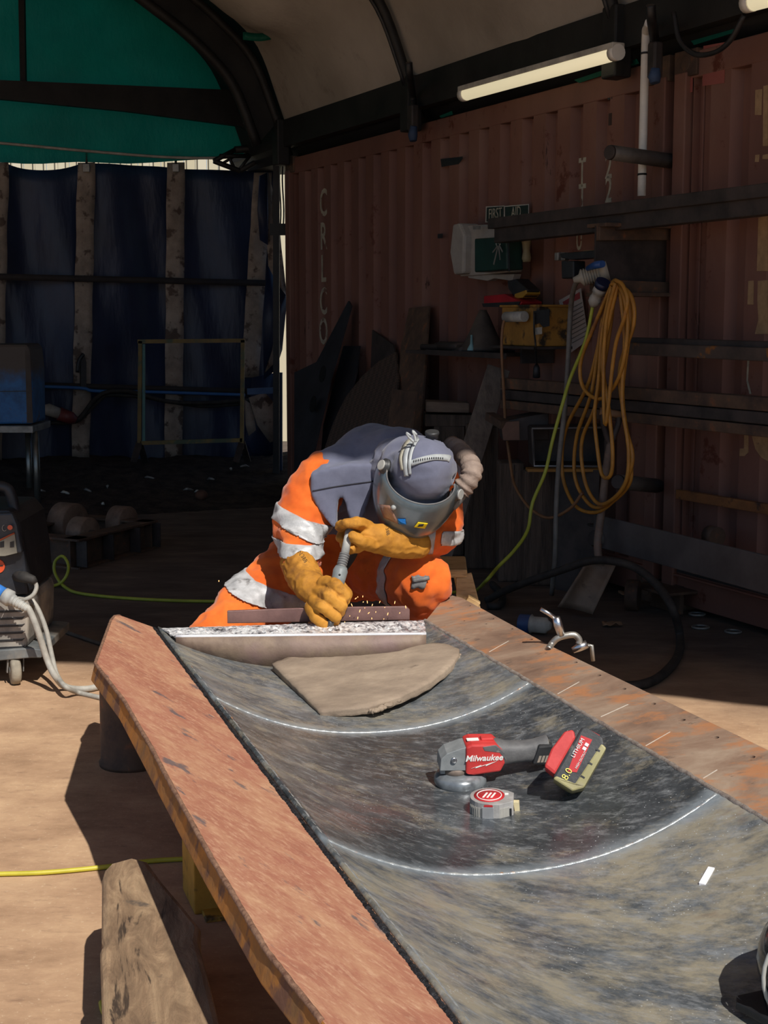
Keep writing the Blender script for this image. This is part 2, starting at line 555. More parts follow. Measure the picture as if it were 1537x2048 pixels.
struct('shade_sheet', MB().grid([[wall(TFAR - .35, s, z + .04), wall(TG + .3, s, z)] for s, z in PROFC]), mat('black_sheet', '0e0f12', '17191d', 2, .7))  # added black sheet for the shaded roof end, shade put into its colour
k = NT('green_tarpaulin_cloth')
c = k.ramp(k.noise(1.2, 6, .6), [(.3, '046353'), (.7, '0a7d69')])
k.base(c); k.bump(k.noise(3, 5, .6, (2, 1, 1)), .5, .05); k.set(.6, 0)
tr = k.n('BsdfTranslucent'); k.l(c, tr.inputs[0])
mx = k.n('MixShader'); mx.inputs[0].default_value = .5
k.l(k.b.outputs[0], mx.inputs[1]); k.l(tr.outputs[0], mx.inputs[2]); k.l(mx.outputs[0], k.out.inputs[0])
m_green = k.m
# green canopy strips; those over the container stand in for light passing through tarpaulin
seam = thing('canopy_slivers', wall(RT[0] - .6, 1.2, 4.1), 'bright green strips on the canopy seam and where light passes through tarpaulin', 'edging')
p = [at_y(x, y, 10.9) for x, y in ((486, 64), (530, 66), (575, 48), (610, 20), (632, -6))]
rows = [[q for q in curve(p, 5)], [q + V((0, .0, -.055)) for q in curve(p, 5)]]
add('green_sliver', MB().grid(rows), m_green, seam, solid=.004)
for pxs in ([(848, 190), (870, 186), (872, 196), (852, 198)], [(880, 232), (905, 222), (907, 229), (884, 236)], [(1150, 160), (1275, 118), (1280, 127), (1160, 166)],
            [(1335, 20), (1388, 22), (1380, 38), (1340, 44)], [(1384, 82), (1470, 58), (1468, 66), (1390, 90)]):
    add('green_sliver', MB().prism([wall_px(x, y, .02) for x, y in pxs], N * .004), m_green, seam)
m_navy_plain0 = mat('black_sheet', '0e0f12', '17191d', 2, .7)
# eave beam along the container top
mb = MB()
mb.beam(wall(TFAR, .06, 2.76), wall(-5, .06, 2.76), .08, .15)
mb.beam(wall(TFAR, .075, 2.86), wall(-5, .075, 2.86), .05, .05)
struct('trim_1', mb, m_tent_frame)
# added black skirt, keeps sun and sky out between eave and container roof
struct('gap_blocker', MB().grid([[wall(e_, o_, z_) for e_ in (TG + .35, -5)] for o_, z_ in ((.05, 2.86), (.02, 2.78), (-.03, 2.68), (-.09, 2.625), (-.9, 2.64))]), m_navy_plain0, solid=.006)
# rafters: two chords with lacing
for i, t in enumerate(RT):
    r = thing('tent_rafter', wall(t, 0, 2.70), ['dark steel lattice rafter of the tent at its far corner', 'dark steel rafter meeting the eave above the pale tube light', 'dark steel rafter above the white conduit pipe'][i], 'rafter', 'tent rafters')
    a = [wall(t, s + .03, z - .08) for s, z in PROFC]
    b = [wall(t, s + (.2 if s < 4.2 else -.2) * (1 if i == 0 else .25), z - .10 - (.16 if i == 0 else .02)) for s, z in PROFC[4:-4]]
    add('outer_chord', MB().tube(a, .032, 8), m_tent_frame, r)
    if i == 0:
        # sheeted haunch: a wide dark web at the gable corner
        add('web_plate', MB().grid([[p + T * .02 for p in a[4:-4]], [p + T * .02 for p in b]], False), m_tent_frame, r, solid=.012)
        add('inner_chord', MB().tube(b, .04, 8), m_tent_frame, r)
    else:
        add('tension_cable', MB().tube(b, .012, 6), m_black, r)
    add('foot_bracket', MB().box((0, 0, 0), (.12, .1, .34), frame(wall(t, .1, 2.72), T, N, UP)), m_tent_frame, r, bevel=.01)
# unseen left side wall of the tent, added to keep the inside dark
m_navy_plain = mat('navy_sheet', '10131d', '1a2030', 1.5, .55, bump=.2, bdist=.03)
struct('wall_left', MB().grid([[wall(TG + .3, 8.4, z), wall(front_t(8.4, 2.7) + 3.5, 8.4, z)] for z in (0, 2.75)]), m_navy_plain, solid=.01)
# gable: green tarpaulin hanging from the back rafter
GT = TFAR - .06
gy = 12.25
rows = []
for i in range(31):
    row = []
    for j in range(61):
        s = .02 + 8.36 * j / 60; x = wall(TG, s, 0).x
        # lower hem sags; upper limit follows the roof
        pw = wall(TG, s, 0); pxw = max(-250, 768.5 + 2900 * pw.x / pw.y * 1.0)
        w0 = at_c(pxw, 326 - 14 * min(1, max(0, (pxw - 345) / 130)) ** 1.0 - 2 * math.cos(pxw * .036), .15).z
        zt_ = max(w0 + .1, [b for (a, b), (c_, d_) in zip(PROFC, PROFC[1:] + [(9, 2.7)]) if a <= s <= c_ or c_ == 9][0] + .08)
        z = w0 + (zt_ - w0) * i / 30
        dy = .05 * nz((x, 0, z), 1.1) + .02 * nz((x, 0, z), 3.5) + .03 * math.sin(x * 1.3 + z * 2.2)
        row.append(wall(TG + dy, s, z))
    rows.append(row)
struct('wall_back', MB().grid(rows), m_green, loc=(-4, gy, 4))
# dark truss across the gable
gt = thing('gable_truss', at_c(240, 200, .45), 'wide dark steel beam crossing the green tarpaulin at the back', 'beam')
Yg = 11.75
q = [at_c(x, y, .45) for x, y in ((-900, 110), (-900, 150), (0, 198), (250, 222), (480, 252), (560, 290), (600, 300), (560, 190), (470, 180), (240, 170), (0, 160))]
add('beam_web', MB().prism(q, T * .06), m_tent_frame, gt)
add('beam_post', MB().prism([at_c(x, y, .35) for x, y in ((34, -120), (46, -120), (51, 165), (40, 165))], V((0, .05, 0))), m_tent_frame, gt)
add('clip', MB().prism([at_c(x, y, .5) for x, y in ((486, 246), (497, 250), (511, 264), (504, 268))], V((0, .03, 0))), m_white_dirty, gt)
# rope line under the gable hem
rp = [at_c(x, y, .22) for x, y in ((-200, 270), (0, 286), (175, 302), (352, 315), (480, 312), (560, 285))]
tag(add('rope', MB().tube(curve(rp, 6), .012, 6), m_white_dirty), 'thin rope strung under the hem of the green tarpaulin', 'rope')
# lattice ends at the back corner, silhouetted in the bright gap
lt = thing('lattice_bracket', at_c(500, 320, .3), 'dark steel lattice bracket silhouetted in the bright gap at the back corner', 'bracket')
for a, b, r in (((428, 322), (470, 300), .02), ((470, 300), (560, 292), .03), ((428, 322), (480, 342), .022), ((480, 342), (540, 308), .022), ((440, 312), (500, 312), .018),
                ((500, 312), (478, 340), .014), ((455, 308), (470, 338), .014), ((470, 312), (440, 330), .012)):
    add('strut', MB().tube([at_c(*a, .3), at_c(*b, .3)], r, 8), m_tent_frame, lt)
# post and hanging wires by the container end
ps = thing('steel_post', at_y(556, 900, 12.0), 'dark steel post between the curtain edge and the container', 'post')
add('post_tube', MB().beam(at_y(553, 290, 11.8), at_y(553, 970, 11.8), .05, .05, V((0, 1, 0))), m_tent_frame, ps)
add('cross_arm', MB().beam(at_y(540, 459, 11.8), at_y(580, 459, 11.8), .06, .09), m_tent_frame, ps)
cw = thing('hanging_wire', at_y(562, 400, 11.95), 'thin wires and ties dangling in the bright gap beside the container', 'wire')
for x in (561, 567):
    add('wire', MB().tube(curve([at_y(x, 305, 11.95), at_y(x - 2, 360, 11.95), at_y(x + 1, 420, 11.95), at_y(x - 1, 470, 11.95)], 4), .006, 6), m_black, cw)
tp = thing('trim_strip', at_y(579, 640, 11.75), 'pale strip at the far edge of the container beside the gap', 'trim')
add('strip', MB().prism([at_y(x, y, 11.72) for x, y in ((573, 335), (581, 330), (584, 360), (579, 620), (573, 620))], V((0, .03, 0))), m_galv, tp)

# fence outside
k = NT('pale_fence_boards')
br = k.n('TexBrick'); br.offset = 0; br.inputs['Scale'].default_value = 1; br.inputs['Brick Width'].default_value = .12
br.inputs['Row Height'].default_value = 9; br.inputs['Mortar Size'].default_value = .008
br.inputs['Color1'].default_value = (*lin('d8ceb6'), 1); br.inputs['Color2'].default_value = (*lin('c4b898'), 1); br.inputs['Mortar'].default_value = (*lin('5a5344'), 1)
mp = k.n('Mapping'); mp.inputs['Rotation'].default_value = (math.pi / 2, 0, 0); k.l(k.tc.outputs['Object'], mp.inputs[0]); k.l(mp.outputs[0], br.inputs[0])
k.base(br.outputs[0]); k.set(.8)
mb = MB()
for i in range(60): mb.box((-5.5 + i * .125, 16.2 + (i % 2) * .012, 1.7), (.12, .02, 3.4))
f = thing('timber_fence', (-1.8, 16.2, 0), 'pale vertical board fence outside, seen through the gaps above the curtain', 'fence')
add('fence_boards', mb, k.m, f)
add('fence_rail', MB().beam((-5.5, 16.25, 2.4), (2, 16.25, 2.4), .05, .09), k.m, f)
tag(add('blue_sheet', MB().box((0, 0, 0), (.2, .04, .5), frame(at_y(525, 325, 16.165), V((1, 0, 0)), V((0, 1, 0)), UP)), mat('pale_blue', '8fb4d8', '9fc0de', 4, .5)), 'small pale blue panel showing outside through the corner gap', 'panel')

# ------------------------------------------------------------------ navy curtain
k = NT('navy_curtain_cloth')
c = k.ramp(k.noise(1.4, 5, .6), [(.3, '1c2439'), (.7, '2a3654')])
k.base(c); k.bump(k.noise(2.2, 4, .5, (2.5, 1, .7)), .5, .06); k.set(.45, 0, **{'Specular IOR Level': .4})
m_navy = k.m
m_strap = mat('pale_strap_canvas', '7a6f65', '9c8f83', 7, .85, bump=.3, bdist=.01, c3='54463e', s3=8, t3=(.55, .62))
CY = 12.4
cu = thing('curtain', at_c(260, 930), 'navy blue tarpaulin curtain with pale vertical straps closing the back of the tent', 'curtain')
SX = [-1250, -1070, -890, -710, -530, -350, -170, 8, 173, 351, 522]
def curtain_pt(px, i, n):
    # i: 0 top .. n bottom
    top = 330
    for a, b in zip(SX, SX[1:]):
        if a <= px <= b:
            ph = (px - a) / (b - a); top = 323 + 4 * ph * (1 - ph) * 17 if a != 173 else 327 + 8 * ph
    if px > 351: top = 336 + .04 * (px - 351)
    bot = 952
    py = top + (bot - top) * i / n
    p = at_c(px, py)
    fold = .05 * math.sin(px * .02 + i * .12) + .03 * nz((px * .01, i * .12, 0), 1.2) + .025 * math.sin(px * .055 - i * .3)
    return p + T * fold
xs = [-1250 + (545 + 1250) * j / 170 for j in range(171)]
add('cloth', MB().grid([[curtain_pt(x, i, 24) for x in xs] for i in range(25)]), m_navy, cu, solid=.004)
def strap(x0, x1, off, y0, y1):
    rows = []
    for i in range(21):
        f = i / 20; py = y0 + (y1 - y0) * f
        rows.append([at_c(x0 + (x1 - x0) * f + dx, py, .11) + V((0, .02 * math.sin(i * 1.3 + dx), 0)) for dx in (-18, -6, 6, 18)])
    add('strap', MB().grid(rows), m_strap, cu, solid=.006)
for x0, x1 in ((0, -14), (173, 161), (352, 347)): strap(x0, x1, 0, 325, 922)
strap(526, 500, 0, 345, 755)
for xx in (-170, -350, -530): strap(xx, xx, 0, 325, 922)
for y0, y1, h in ((547, 560, 12), (762, 778, 11)):
    p = [at_c(x, y0 + (y1 - y0) * x / 530, .16) for x in (-700, 0, 180, 350, 532)]
    add('cross_band', MB().grid([[q for q in p], [q - UP * (h / 236) for q in p]]), mat('dark_band', '221f20', '2f2a29', 8, .8), cu, solid=.005)
p = [at_c(x, y, .19) for x, y in ((40, 772), (160, 776), (190, 782), (300, 784), (490, 790))]
add('blue_cord', MB().tube(curve(p, 4), .014, 6), mat('blue_cord', '2a5a96', '34689f', 8, .6), cu)
for x in (173, 352):
    add('hanger', MB().tube([at_c(x, 300, .13), at_c(x, 335, .13)], .009, 6), m_black, cu)
    add('hanger_clip', MB().box((0, 0, 0), (.05, .03, .06), frame(at_c(x, 336, .14), V((1, 0, 0)), V((0, 1, 0)), UP)), m_galv, cu)
# folded-back edge at the right of the curtain
def sheet(name, pxs, Y, m, parent, th=.01, wob=.04):
    pts = [at_c(x, y, CY - Y - wob * math.sin(i * 2.1)) for i, (x, y) in enumerate(pxs)]
    c = sum(pts, V((0, 0, 0))) / len(pts)
    mb = MB()
    o = [p for p in pts]
    mb.v = o + [c]; n = len(o)
    for i in range(n): mb.f.append([i, (i + 1) % n, n]); mb.sm.append(True)
    return add(name, mb, m, parent, solid=th)
sheet('folded_edge', [(536, 345), (545, 380), (556, 430), (566, 520), (574, 600), (568, 640), (552, 590), (538, 545), (532, 440)], CY - .25, m_strap, cu)
sheet('folded_edge', [(520, 352), (534, 345), (536, 430), (536, 490), (520, 480), (516, 420)], CY - .3, m_navy, cu)
sheet('folded_edge', [(535, 530), (550, 560), (572, 590), (572, 620), (564, 700), (552, 740), (528, 760), (526, 640)], CY - .34, m_navy, cu)
sheet('folded_edge', [(552, 655), (554, 720), (530, 745), (545, 700)], CY - .4, m_strap, cu)
sheet('folded_edge', [(498, 795), (530, 785), (552, 810), (552, 880), (540, 885), (515, 850)], CY - .4, m_strap, cu)
sheet('folded_edge', [(490, 800), (505, 810), (512, 860), (498, 872), (492, 850)], CY - .42, m_strap, cu)
sheet('folded_edge', [(505, 755), (552, 745), (560, 800), (556, 900), (540, 915), (505, 905), (490, 880), (500, 800)], CY - .2, m_navy, cu)
bp = thing('blue_post', at_y(560, 930, 11.9), 'faded blue steel post and rail at the curtain edge', 'post')
add('post_tube', MB().beam(at_y(559, 745, 11.9), at_y(559, 940, 11.9), .05, .05, V((0, 1, 0))), mat('faded_blue_paint', '22406a', '2f5078', 6, .6), bp)
add('rail', MB().beam(at_y(495, 783, 11.9), at_y(559, 780, 11.9), .04, .05), mat('faded_blue_paint', 0, 0), bp)
# ================================================================== the steel chute being repaired
ZW = 0.43
LF, LN = at_z(315, 1256, ZW), at_z(920, 2040, ZW)
RF, RN = at_z(852, 1241, ZW), at_z(1537, 1641, ZW)
AX = (LF - LN).normalized(); BX = V((AX.y, -AX.x, 0))
def on_plane(px, py, p0, n):
    d = ray(px, py); o = V((0, 0, CAM_Z))
    return o + d * ((p0 - o).dot(n) / d.dot(n))
NEAR = 1.15
LE = LN + (LN - LF).normalized() * ((LN.y - NEAR) / AX.y)
dR = (RN - RF).normalized()
RE = RF + dR * ((RF - LE).dot(AX) / -dR.dot(AX))
DEPTH = 0.118
def depth(v): return .088 + .032 * min(1, max(0, v) / .26)
def pan(u, v):
    p = (LF + (LE - LF) * v).lerp(RF + (RE - RF) * v, u)
    q = 2 * u - 1
    return p - UP * depth(v) * (1 - abs(q) ** 2.2)
def pan_uv(p):
    # invert on plan
    u = .5
    for _ in range(12):
        a = LF.lerp(RF, u); b = LE.lerp(RE, u)
        v = (p - a).dot(b - a) / (b - a).length_squared
        l = LF + (LE - LF) * v; r = RF + (RE - RF) * v
        l.z = r.z = 0; pp = V((p.x, p.y, 0))
        u = (pp - l).dot(r - l) / (r - l).length_squared
    return u, v
def pan_z(p):
    u, v = pan_uv(p)
    u = min(1, max(0, u))
    return pan(u, max(0, v)).z
def on_pan(px, py, up=0.0):
    z = ZW - DEPTH
    for _ in range(25):
        p = at_z(px, py, z + up); z = z * .4 + pan_z(p) * .6
    return at_z(px, py, z + up)

def vL(px, py):
    p = at_z(px, py, ZW); return (p - LF).dot(LE - LF) / (LE - LF).length_squared
def vR(px, py):
    p = at_z(px, py, ZW); return (p - RF).dot(RE - RF) / (RE - RF).length_squared
RIBS = []
for a_, b_ in (((424, 1396), (1062, 1366)), ((648, 1680), (1430, 1588))):
    RIBS.append((vL(*a_), vR(*b_)))
PAN_O = pan(.5, .5)
def along(k, i):
    # distance past rib i toward the near end, as a socket
    p = LF + (LE - LF) * RIBS[i][0]; q = RF + (RE - RF) * RIBS[i][1]
    d = (q - p).normalized(); n = V((d.y, -d.x, 0))
    if n.y > 0: n = -n
    x = k.n('VectorMath', operation='DOT_PRODUCT'); x.inputs[1].default_value = n
    k.l(k.tc.outputs['Object'], x.inputs[0])
    return k.math('ADD', x.outputs['Value'], (PAN_O - p).dot(n))
# steel: dark mill scale with pale dust and grinding smears
k = NT('scaled_dark_steel')
c = k.ramp(k.noise(7, 12, .76, (1, 1.2, 1), (0, 0, -.35), .15), [(.3, '3d4145'), (.48, '5d6266'), (.64, '81868a')])
s0, s1 = along(k, 0), along(k, 1)
near = k.ramp(s1, [(0., 0.), (.02, 1.)])
midm = k.math('MULTIPLY', k.ramp(s0, [(0., 0.), (.03, 1.)]), k.math('SUBTRACT', 1.0, near))
dn = k.math('ADD', k.noise(5.2, 13, .78, (1, 1.5, 1), (0, 0, -.3), .2), k.math('SUBTRACT', k.math('MULTIPLY', near, .035), k.math('MULTIPLY', midm, .06)))
d = k.ramp(dn, [(.47, 0.), (.62, .8)])
c = k.mix(k.math('MULTIPLY', midm, .55), c, '26282b')
c = k.mix(d, c, 'aca28b')
d2 = k.ramp(k.noise(22, 8, .78, (1, 2.4, 1), (0, 0, -.5)), [(.5, 0.), (.7, .6)])
c = k.mix(d2, c, 'b0b3b5')
c = k.mix(k.ramp(k.noise(3.1, 4, .55, (1, 2, 1)), [(.68, 0.), (.78, .6)]), c, '6c3b2c')
for s_ in (s0, s1):
    ab = k.math('ABSOLUTE', s_, 0.0)
    h = k.math('ADD', ab, k.math('MULTIPLY', k.math('SUBTRACT', k.noise(9, 6, .7), .5), .09))
    c = k.mix(k.ramp(h, [(.0, .75), (.05, 0.)]), c, '9fa9b0')
vz = k.n('TexVoronoi'); vz.inputs['Scale'].default_value = 95
k.l(k.coord(), vz.inputs['Vector'])
spk = k.ramp(vz.outputs['Distance'], [(.10, 1.), (.15, 0.)])
spk = k.math('MULTIPLY', spk, k.ramp(k.noise(7, 4, .6), [(.5, 0.), (.6, 1.)]))
c = k.mix(spk, c, 'c8cccd')
k.base(c); k.bump(k.noise(40, 6, .7), .12, .003)
ro = k.math('SUBTRACT', k.ramp(k.noise(5, 6, .7, (1, 2, 1)), [(.35, .24), (.7, .5)]), k.math('MULTIPLY', midm, .1))
k.set(ro, .25, **{'Specular IOR Level': .5})
m_pan = k.m
k = NT('rust_red_plate')
ang = math.atan2(AX.x, AX.y)
c = k.ramp(k.noise(4.0, 12, .74, (1., 3.4, 1), (0, 0, -.95), .35), [(.25, '8d5a47'), (.45, 'a87058'), (.6, 'bb8c6c'), (.78, 'd5ae8a')])
c = k.mix(k.ramp(k.noise(1.8, 5, .6, (1, 1, 1)), [(.45, 0.), (.7, .6)]), c, 'a56353')
c = k.mix(k.ramp(k.noise(30, 8, .75, (1, 4, 1), (0, 0, -.95)), [(.5, 0.), (.7, .6)]), c, 'dcb592')
c = k.mix(k.ramp(k.noise(5.2, 6, .62, (.8, 3.0, 1), (0, 0, -.95)), [(.60, 0.), (.64, .8)]), c, '59565a')
k.base(c); k.bump(k.noise(45, 5, .7, (1, 2, 1)), .2, .003); k.set(.72, .05)
m_rustplate = k.m
k = NT('mottled_rust_plate')
c = k.ramp(k.noise(3.5, 9, .7, (1, 1.8, 1), (0, 0, .3), .4), [(.28, '6a5143'), (.5, '8d7360'), (.72, 'a8937e')])
c = k.mix(k.ramp(k.noise(6, 8, .72, (1, 1.6, 1)), [(.52, 0.), (.62, .8)]), c, 'b0764c')
c = k.mix(k.ramp(k.noise(8, 7, .7, (1, 2, 1), (0, 0, .4)), [(.6, 0.), (.68, .75)]), c, '3c3836')
k.base(c); k.bump(k.noise(40, 5, .7), .2, .003); k.set(.7, .1)
m_mottle = k.m
m_ochre = mat('ochre_rust_edge', '7d5a35', 'b4742a', 9, .8, bump=.5, bdist=.004, c3='6d4a38', s3=14, t3=(.5, .6))
m_weld = mat('weld_bead', '5c5a5a', '9a9898', 60, .4, .8, bump=.6, bdist=.004)
m_weld_dark = mat('slaggy_weld', '1d1d20', '4b4c50', 70, .45, .6, bump=.7, bdist=.005)
m_ground = mat('ground_steel_band', '7f878e', 'b4b8ba', 26, .3, .45, bump=.15, bdist=.002, stretch=(1, 3, 1), c3='a39a86', s3=9, t3=(.52, .66))
m_weld_tint = mat('heat_tinted_weld', '8f989f', 'bfc0bc', 30, .35, .4, bump=.5, bdist=.003, c3='b98a63', s3=20, t3=(.6, .68))

chute = thing('steel_chute', pan(.5, .5), 'long dark steel chute with curved trough between two rusty side plates, propped on blocks', 'chute')
rows = [[pan(u / 40, v / 60) for u in range(41)] for v in range(61)]
add('trough_pan', MB().grid(rows), m_pan, chute, solid=.012)
# left wing plate
nL = (-BX * .278 + UP * .07).cross(AX).normalized()
lp = [(313, 1256), (240, 1230), (229, 1231), (222, 1239), (190, 1325), (248, 1400), (423, 1714), (537, 1905), (651, 2048)]
Lp = [on_plane(x, y, LF, nL) for x, y in lp]
Lp += [Lp[-1] - AX * .75 + (BX * .278 - UP * .07).normalized() * .14, LE + V((0, 0, 0))]
UPL = nL if nL.z > 0 else -nL
def plate(name, top, n, th, m_top, m_side, parent):
    mb = MB(); mb.prism(top, -n * th)
    o = add(name, mb, m_top, parent, bevel=.004)
    o.data.materials.append(m_side)
    for p in o.data.polygons:
        if abs(p.normal.dot(n)) < .6: p.material_index = 1
    return o
plate('side_plate', Lp, UPL, .05, m_rustplate, m_ochre, chute)
# beaded rim weld along the outer edge of the left wing
edge = Lp[1:9]
rp = []
for a, b in zip(edge, edge[1:]):
    n_ = max(2, int((b - a).length / .008))
    rp += [a.lerp(b, i / n_) for i in range(n_)]
cen = sum(Lp, V((0, 0, 0))) / len(Lp)
rim = [p + (cen - p).normalized() * .004 - UPL * .002 + UPL * .0008 * nz(p, 40) for p in rp]
add('edge_weld', MB().tube(rim, [.0048 + .0008 * nz(p, 60) for p in rim], 7), mat('rusty_weld', '6b4a3a', '9d7a62', 60, .7, .2, bump=.6, bdist=.003), chute)
# right wing plate with drilled holes
nR = (BX * .30 + UP * .045).cross(AX).normalized()
if nR.z < 0: nR = -nR
rpx = [(852, 1241), (886, 1200), (905, 1191), (925, 1196), (1100, 1291), (1537, 1500), (1900, 1676)]
Rp = [on_plane(x, y, RF, nR) for x, y in rpx]
Rp.append(RE + dR * 0)
xR = BX - nR * BX.dot(nR); xR.normalize(); yR = nR.cross(xR)
MR = frame(RF, xR, yR, nR)
MRi = MR.inverted()
holes = [(984, 1238), (1022, 1258), (1061, 1279), (1097, 1299), (1150, 1325), (1197, 1351), (1247, 1378), (1306, 1408), (1365, 1440), (1432, 1475), (1504, 1514),
         (927, 1242), (939, 1212), (957, 1226), (971, 1248), (1590, 1552)]
cu_ = bpy.data.curves.new('p', 'CURVE'); cu_.dimensions = '2D'; cu_.fill_mode = 'BOTH'; cu_.extrude = .012
def spl(pts):
    s_ = cu_.splines.new('POLY'); s_.points.add(len(pts) - 1); s_.use_cyclic_u = True
    for a, b in zip(s_.points, pts): a.co = (b[0], b[1], 0, 1)
spl([tuple((MRi @ p)[:2]) for p in Rp])
for i, (x, y) in enumerate(holes):
    c_ = MRi @ on_plane(x, y, RF, nR); r_ = .0085 if i < 11 else .006
    spl([(c_.x + r_ * math.cos(a), c_.y + r_ * math.sin(a)) for a in [2 * math.pi * q / 14 for q in range(14)]])
o_ = bpy.data.objects.new('p', cu_); COL.objects.link(o_); bpy.context.view_layer.update()
me_ = bpy.data.meshes.new_from_object(o_.evaluated_get(bpy.context.evaluated_depsgraph_get()))
mb = MB().add([v.co - V((0, 0, .012)) for v in me_.vertices], [tuple(p.vertices) for p in me_.polygons], M=MR)
bpy.data.objects.remove(o_); bpy.data.curves.remove(cu_)
add('side_plate', mb, m_mottle, chute)
for a_, b_ in (((979, 1304), (1018, 1282)), ((1116, 1388), (1159, 1364)), ((1202, 1434), (1257, 1409)), ((1292, 1492), (1341, 1464)), ((1407, 1557), (1435, 1540))):
    p_, q_ = on_plane(*a_, RF, nR), on_plane(*b_, RF, nR)
    add('chalk_line', MB().beam(p_ + nR * .0004, q_ + nR * .0004, .0022, .0008, nR), mat('chalk_line', 'b3a99b', 'cfc7ba', 40, .9), chute)
for pts_ in (((1294, 1508), (1284, 1545), (1262, 1590), (1235, 1625), (1207, 1653)), ((1246, 1490), (1232, 1530), (1205, 1570), (1160, 1610), (1110, 1640)), ((1300, 1512), (1292, 1540), (1280, 1565))):
    c_ = curve([V((x, y, 0)) for x, y in pts_], 5)
    rows = [[on_pan(q.x - 2.2 * math.sin(math.pi * i / (len(c_) - 1)) - .6, q.y, .0008), on_pan(q.x + 2.2 * math.sin(math.pi * i / (len(c_) - 1)) + .6, q.y, .0008)] for i, q in enumerate(c_)]
    add('scuff_mark', MB().grid(rows), mat('dark_scuff', '24252a', '35363a', 20, .5), chute, solid=.0006)
# welds
def bead(p, q, r, m, name='weld_bead', lift=.0, wob=.0025, step=.007):
    n_ = int((q - p).length / step)
    pts = [p.lerp(q, i / n_) + UP * lift + BX * wob * nz(p.lerp(q, i / n_), 30) for i in range(n_ + 1)]
    return add(name, MB().tube(pts, [r * (.85 + .15 * abs(math.sin(i * .9)) + .22 * nz(pts[i], 45)) for i in range(n_ + 1)], 7), m, chute)
bead(LF - BX * .011, LE - BX * .011, .008, m_weld_dark, lift=-.001, step=.004, wob=.0015)
bead(LF + BX * .010, LE + BX * .010, .0045, m_weld_tint, lift=-.003)
bead(RF - BX * .004, RE - BX * .004, .0075, mat('pinkish_weld', '8d8078', 'bfb2a6', 50, .5, .5, bump=.6, bdist=.003), lift=0)
def vL(px, py):
    p = at_z(px, py, ZW); return (p - LF).dot(LE - LF) / (LE - LF).length_squared
def vR(px, py):
    p = at_z(px, py, ZW); return (p - RF).dot(RE - RF) / (RE - RF).length_squared
for (a, b) in (((424, 1396), (1062, 1366)), ((648, 1680), (1430, 1588))):
    v0, v1 = vL(*a), vR(*b)
    pts = [pan(.012 + .976 * i / 110, v0 + (v1 - v0) * i / 110) + UP * .004 for i in range(111)]
    rows = [[pan(.008 + .984 * i / 60, v0 + (v1 - v0) * i / 60 + dv) + UP * (.0012 if abs(dv) > .004 else .0022) for i in range(61)] for dv in (-.013, -.006, 0, .006, .013)]
    add('ground_band', MB().grid(rows), m_ground, chute, solid=.0008)
    add('weld_bead', MB().tube(pts, [.0048 + .0008 * math.sin(i * 1.9) for i in range(111)], 7), m_weld_tint, chute)
    v0 += .006; v1 += .006
# end plate, ground weld land and back lip at the far end
E0, E1 = at_z(352, 1273, ZW + .012), at_z(853, 1268, ZW + .012)
rows = []
for i in range(31):
    p = E0.lerp(E1, i / 30)
    b_ = min(pan_z(p), p.z) - .004
    rows.append([p.copy(), V((p.x, p.y, b_))])
m_endplate = mat('brown_end_plate', '6a574b', '87735f', 9, .6, .1, bump=.15, c3='7d6560', s3=5, t3=(.5, .7))
add('end_plate', MB().grid(rows), m_endplate, chute, solid=.010)
add('end_plate_edge', MB().tube([E0.lerp(E1, i / 30) for i in range(31)], .0055, 8), mat('ground_steel_edge', 'dedee2', 'f4f4f8', 20, .3, .3), chute)
F0, F1 = at_z(322, 1256, ZW + .004), at_z(848, 1240, ZW + .004)
rows = []
for j in range(15):
    f = j / 14
    a, b = F0.lerp(E0, f), F1.lerp(E1, f)
    rows.append([a.lerp(b, i / 120) + UP * ((.012 * abs(nz((i * .35, j * .9, 1), 1)) + .008 * nz((i * .8, j * 1.6, 5), 1)) * math.sin(math.pi * min(1, max(0, f * .9 + .08))) - .004) for i in range(121)])
k = NT('gouged_bright_metal')
c = k.ramp(k.noise(34, 5, .7), [(.34, '4f4d4f'), (.44, 'b4b2b5'), (.54, 'ffffff')])  # white flecks put the bare metal's highlights into the colour
k.base(c); k.bump(k.noise(60, 4, .7), .7, .006); k.set(.25, .35)
add('gouged_seam', MB().grid(rows, False), k.m, chute, solid=.006)
B0, B1 = at_z(455, 1247, ZW), at_z(820, 1240, ZW)
h_ = .045
poly = [B0, B1, B1 + UP * (h_ - .012), B1.lerp(B0, .02) + UP * h_, B1.lerp(B0, .5) + UP * (h_ + .002), B0 + UP * (h_ - .004)]
add('back_lip', MB().prism(poly, V((0, .012, 0))), mat('pinkish_brown_steel', '6b4f4b', '86655e', 8, .5, .3, bump=.15), chute, bevel=.002)
sp = [B0.lerp(B1, f) + V((0, -.003, .02 + dz)) for f, dz in ((.72, 0), (.74, .002), (.8, .004), (.86, .0), (.93, .008), (.985, .012))]
add('back_beam', MB().beam(LF.lerp(RF, .03) + AX * .03 - UP * .12, RF.lerp(LF, .03) + AX * .03 - UP * .12, .04, .2), m_rustdark, chute)

